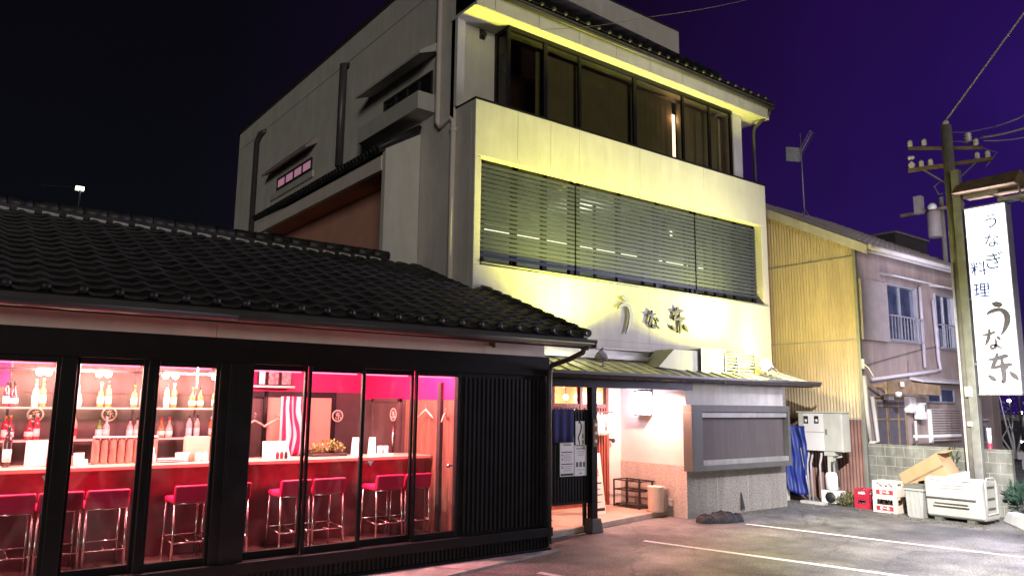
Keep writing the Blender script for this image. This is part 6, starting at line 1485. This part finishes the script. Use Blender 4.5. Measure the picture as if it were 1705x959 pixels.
# ================================================================== FAR BACKGROUND
# pole-mounted transformer on a farther pole
P = UX(1553, 400, 22.0)
t = thing('far_pole', 'distant utility pole with transformer cans beyond the roof', 'utility pole', (22, P.y, 0))
MB().tube([(22, P.y - .3, 0), (22, P.y - .3, UX(1560, 330, 22).z)], .07, 10).build('shaft', M['pole'], t)
MB().lathe([(.16, -.4), (.18, -.38), (.18, .3), (.14, .36), (1e-6, .38)], UX(1556, 372, 21.6), 14).build('transformer', M['shutter'], t)
Q = UX(1552, 345, 21.6); MB().ball(Q, .12).build('insulator', M['porcelain'], t); Q = UX(1530, 342, 21.6); MB().box(Q.x - .1, Q.x + .1, Q.y - .1, Q.y + .1, Q.z - .25, Q.z + .25).build('relay_box', M['shutter'], t)
m = MB(); Q = UX(1545, 350, 21.6); m.bar((21.7, Q.y + .8, Q.z), (21.7, Q.y - .9, Q.z), .08); m.build('crossarm', M['brownboard'], t)
a = UY(1490, 388, 20); b = UY(1545, 430, 20)
t = thing('far_block', 'plain pale building rising behind the neighbour roof', 'building', (a.x, 20, 0))
MB().box(a.x, b.x, 20, 26, 0, a.z).build('wall', M['dark_far'], t); MB().box(a.x - .1, b.x + .1, 19.9, 26, a.z, a.z + .12).build('coping', M['shutter'], t)
# house beyond the sign
a = UX(1655, 690, 24); b = UX(1625, 700, 24)
t = thing('far_house', 'dim mauve house seen beneath the lit sign', 'house', (24, a.y, 0))
ya_, yb3 = UX(1656, 720, 24).y, UX(1600, 720, 24).y; zt3 = UX(1640, 655, 24).z
MB().box(24, 24.5, ya_, yb3, 0, zt3).build('wall', M['house'], t)
z1 = UX(1645, 697, 24).z; MB().box(23.9, 24, ya_ + .1, ya_ + 1.0, z1 - .05, z1).build('eave', M['housetrim'], t)
a = UX(1630, 705, 23.9); b = UX(1645, 738, 23.9); w = MB().box(23.93, 23.99, b.y, a.y, b.z, a.z).build('window', M['alu'], t); MB().box(23.92, 23.929, b.y + .06, a.y - .06, b.z + .06, a.z - .06).build('pane', M['blueglass'], w)
a = UX(1646, 712, 18.0); t = thing('marker_post', 'slim red and white post standing behind the block wall end', 'post', (18, a.y, 0))
for k in range(5): MB().lathe([(.045, 0), (.045, a.z / 5 - .002)], (18, a.y, k * a.z / 5), 12).build('band', M['redplastic' if k % 2 else 'white'], t)
# road, crash barrier, trees and lamps down the street
yv = UX(1700, 760, 30).y
t = thing('guard_rail', 'pale crash barrier along the far road at right edge', 'guard rail', UX(1700, 760, 30))
a = UX(1694, 757, 30); b = UX(1730, 757, 30)
m = MB(); m.box(30, 30.06, b.y - 6, a.y, a.z - .15, a.z + .1); m.build('rail', M['white'], t)
m = MB()
for k in range(5): m.box(30.06, 30.16, a.y - .2 - k * 1.8, a.y - .1 - k * 1.8, 0, a.z + .05)
m.build('rail_post', M['white'], t)
t = thing('far_warehouse', 'long dark building along the far road', 'building', (46, 5, 0)); q = UX(1700, 700, 46)
MB().box(46, 56, -20, UX(1665, 700, 46).y, 0, q.z).build('wall', M['dark_far'], t); MB().box(45.8, 56, -20, UX(1664, 700, 46).y, q.z, q.z + .3).build('roof', M['shutter'], t)
for k, (px, py) in enumerate(((1680, 667), (1699, 687), (1703, 735))):
    P = UX(px, py, 44); t = thing('street_lamp', ('far street lamp just below the sign edge', 'far street lamp near the bright tree', 'far low lamp by the road at right edge')[k], 'street lamp', (44, P.y, 0), 'far lamps along the road')
    MB().ball(P, .09, 8).build('lamp_head', M['farlamp'], t); MB().tube([(44.05, P.y, 0), (44.05, P.y, P.z - .05)], .04, 6).build('column', M['darkmetal'], t)
M['paleleaf'] = mat('lit_leaf', (.3, .32, .3), .6, var=.4, scale=9)
P = UX(1690, 745, 33); t = thing('young_tree', 'young pale tree catching lamp light by the far road', 'tree', (33, P.y, 0))
m = MB(); rng = random.Random(8)
for k in range(7):
    q0 = Vector((33, P.y, .2)); q1 = Vector((33 + rng.gauss(0, .3), P.y + rng.gauss(0, .55), rng.uniform(1.2, 2.6))); m.tube([q0, q0.lerp(q1, .5) + Vector((0, rng.gauss(0, .1), .1)), q1], [.05, .03, .01], 6)
m.build('trunk', M['white'], t)
m = MB()
for i in range(150):
    c = Vector((33 + rng.gauss(0, .35), P.y + rng.gauss(0, .5), rng.uniform(.9, 2.9))); d = Vector((rng.gauss(0, 1), rng.gauss(0, 1), rng.gauss(0, 1))).normalized(); sd = d.cross(Vector((.2, .4, .9))).normalized(); l = rng.uniform(.08, .18); m.poly([c, c + d * l * .5 + sd * l * .3, c + d * l, c + d * l * .5 - sd * l * .3])
m.build('crown', M['paleleaf'], t)
l = lamp_light('street_light', (32.0, P.y - .6, 3.4), 28, (.9, .92, 1), .1)
t = thing('street_lamp', 'slim street lamp shining on the young tree', 'street lamp', (32, P.y - .6, 0), 'far lamps along the road'); MB().tube([(32.1, P.y - .6, 0), (32.1, P.y - .6, 3.6)], .04, 6).build('column', M['darkmetal'], t); MB().ball((32.0, P.y - .6, 3.55), .08, 8).build('lamp_head', M['farlamp'], t); setp(l, t)
# dim lamp far left beyond the bar roof
P = UY(134, 313, 40); t = thing('street_lamp', 'faint lamp arm far off above the bar roof ridge', 'street lamp', (P.x, 40, 0), 'far lamps along the road')
Q = UY(68, 309, 40); MB().tube([(P.x, 40, 0), (P.x, 40, P.z), (Q.x, 40, Q.z)], .05, 6).build('column', M['darkmetal'], t); M['dimlamp'] = emit('dim_lamp', (1, .9, .75), 1.2); MB().box(P.x - .2, P.x + .15, 39.9, 40.1, P.z - .12, P.z + .05).build('lamp_head', M['dimlamp'], t)

# parking-lot lamp (stands left of the camera, out of frame) that lights the asphalt and the bins
t = thing('lot_lamp', 'parking lot lamp post standing outside the picture', 'street lamp', (3.0, .2, 0))
MB().tube([(3.0, .2, 0), (3.0, .2, 7.5)], .05, 10).build('column', M['galv'], t); MB().box(2.9, 3.3, .1, .45, 7.5, 7.6).build('lamp_head', M['darkmetal'], t)
LOT = lamp_light('lot_light', (3.2, .3, 7.4), 9400, (1, .97, .95), .12, 'SPOT', None, rad(44), .9); aim(LOT, (13.6, 5.2, .0)); setp(LOT, t)

# ------------------------------------------------------------------ sky, moon and street fill, camera
w = bpy.data.worlds.new('World'); S.world = w; w.use_nodes = True
N = w.node_tree.nodes; L = w.node_tree.links; bg = N['Background']
sky = N.new('ShaderNodeTexSky'); sky.sky_type = 'NISHITA'; sky.sun_disc = False; sky.sun_elevation = rad(30); sky.sun_rotation = rad(200)
bg.inputs['Strength'].default_value = .0002; L.new(sky.outputs[0], bg.inputs['Color'])
# town glow : the night sky is indigo over the street to the right and black to the left
tc = N.new('ShaderNodeTexCoord'); dt = N.new('ShaderNodeVectorMath'); dt.operation = 'DOT_PRODUCT'
gd = Vector((.98, .12, .05)).normalized(); dt.inputs[1].default_value = gd
L.new(tc.outputs['Generated'], dt.inputs[0])
rp = N.new('ShaderNodeValToRGB'); e = rp.color_ramp.elements
e[0].position = .35; e[0].color = (.0005, .0003, .0006, 1); e[1].position = 1.0; e[1].color = (.0062, .0014, .033, 1)
k = rp.color_ramp.elements.new(.72); k.color = (.0022, .0004, .0055, 1); k = rp.color_ramp.elements.new(.86); k.color = (.0046, .0008, .0175, 1)
L.new(dt.outputs['Value'], rp.inputs['Fac'])
nz = N.new('ShaderNodeTexNoise'); nz.inputs['Scale'].default_value = 2.2; nz.inputs['Detail'].default_value = 7; L.new(tc.outputs['Generated'], nz.inputs['Vector'])
mr = N.new('ShaderNodeMapRange'); mr.inputs['From Min'].default_value = .3; mr.inputs['From Max'].default_value = .7; mr.inputs['To Min'].default_value = .7; mr.inputs['To Max'].default_value = 1.3; L.new(nz.outputs['Fac'], mr.inputs['Value'])
b2 = N.new('ShaderNodeBackground'); L.new(rp.outputs[0], b2.inputs['Color']); L.new(mr.outputs['Result'], b2.inputs['Strength'])
ad = N.new('ShaderNodeAddShader'); L.new(bg.outputs[0], ad.inputs[0]); L.new(b2.outputs[0], ad.inputs[1]); L.new(ad.outputs[0], N['World Output'].inputs['Surface'])
sn = bpy.data.lights.new('moon_street_fill', 'SUN'); sn.energy = .24; sn.angle = rad(12); sn.color = (1, .93, .85)  # low dim sun added as fill, standing in for street light and moon
so = bpy.data.objects.new('moon_street_fill', sn); COL.objects.link(so)
so.rotation_euler = Vector((.44, .86, -.03)).to_track_quat('-Z', 'Y').to_euler()

cd = bpy.data.cameras.new('camera'); co = bpy.data.objects.new('camera', cd); COL.objects.link(co)
R3 = Matrix((EX, EY, EZ))                      # rows: world axes in the camera's x-right, y-down, z-forward frame
cx = R3 @ Vector((1, 0, 0)); cy = R3 @ Vector((0, -1, 0)); cz = R3 @ Vector((0, 0, -1))
Mx = Matrix((cx, cy, cz)).transposed().to_4x4(); Mx.translation = CAM
co.matrix_world = Mx
cd.sensor_fit = 'HORIZONTAL'; cd.sensor_width = 36; cd.lens = FPX / PW * 36; cd.clip_end = 500; cd.clip_start = .05
S.camera = co
S.view_settings.view_transform = 'Standard'; S.view_settings.look = 'None'; S.view_settings.exposure = 1.65; S.view_settings.gamma = 1
S.cycles.use_denoising = True
try: S.cycles.denoiser = 'OPENIMAGEDENOISE'
except Exception: pass
S.cycles.max_bounces = 8; S.cycles.transparent_max_bounces = 24; S.cycles.sample_clamp_indirect = 6; S.cycles.caustics_reflective = False; S.cycles.caustics_refractive = False
for o in list(bpy.data.objects):
    if o.type == 'LIGHT' and not o.name.startswith('moon'): pass
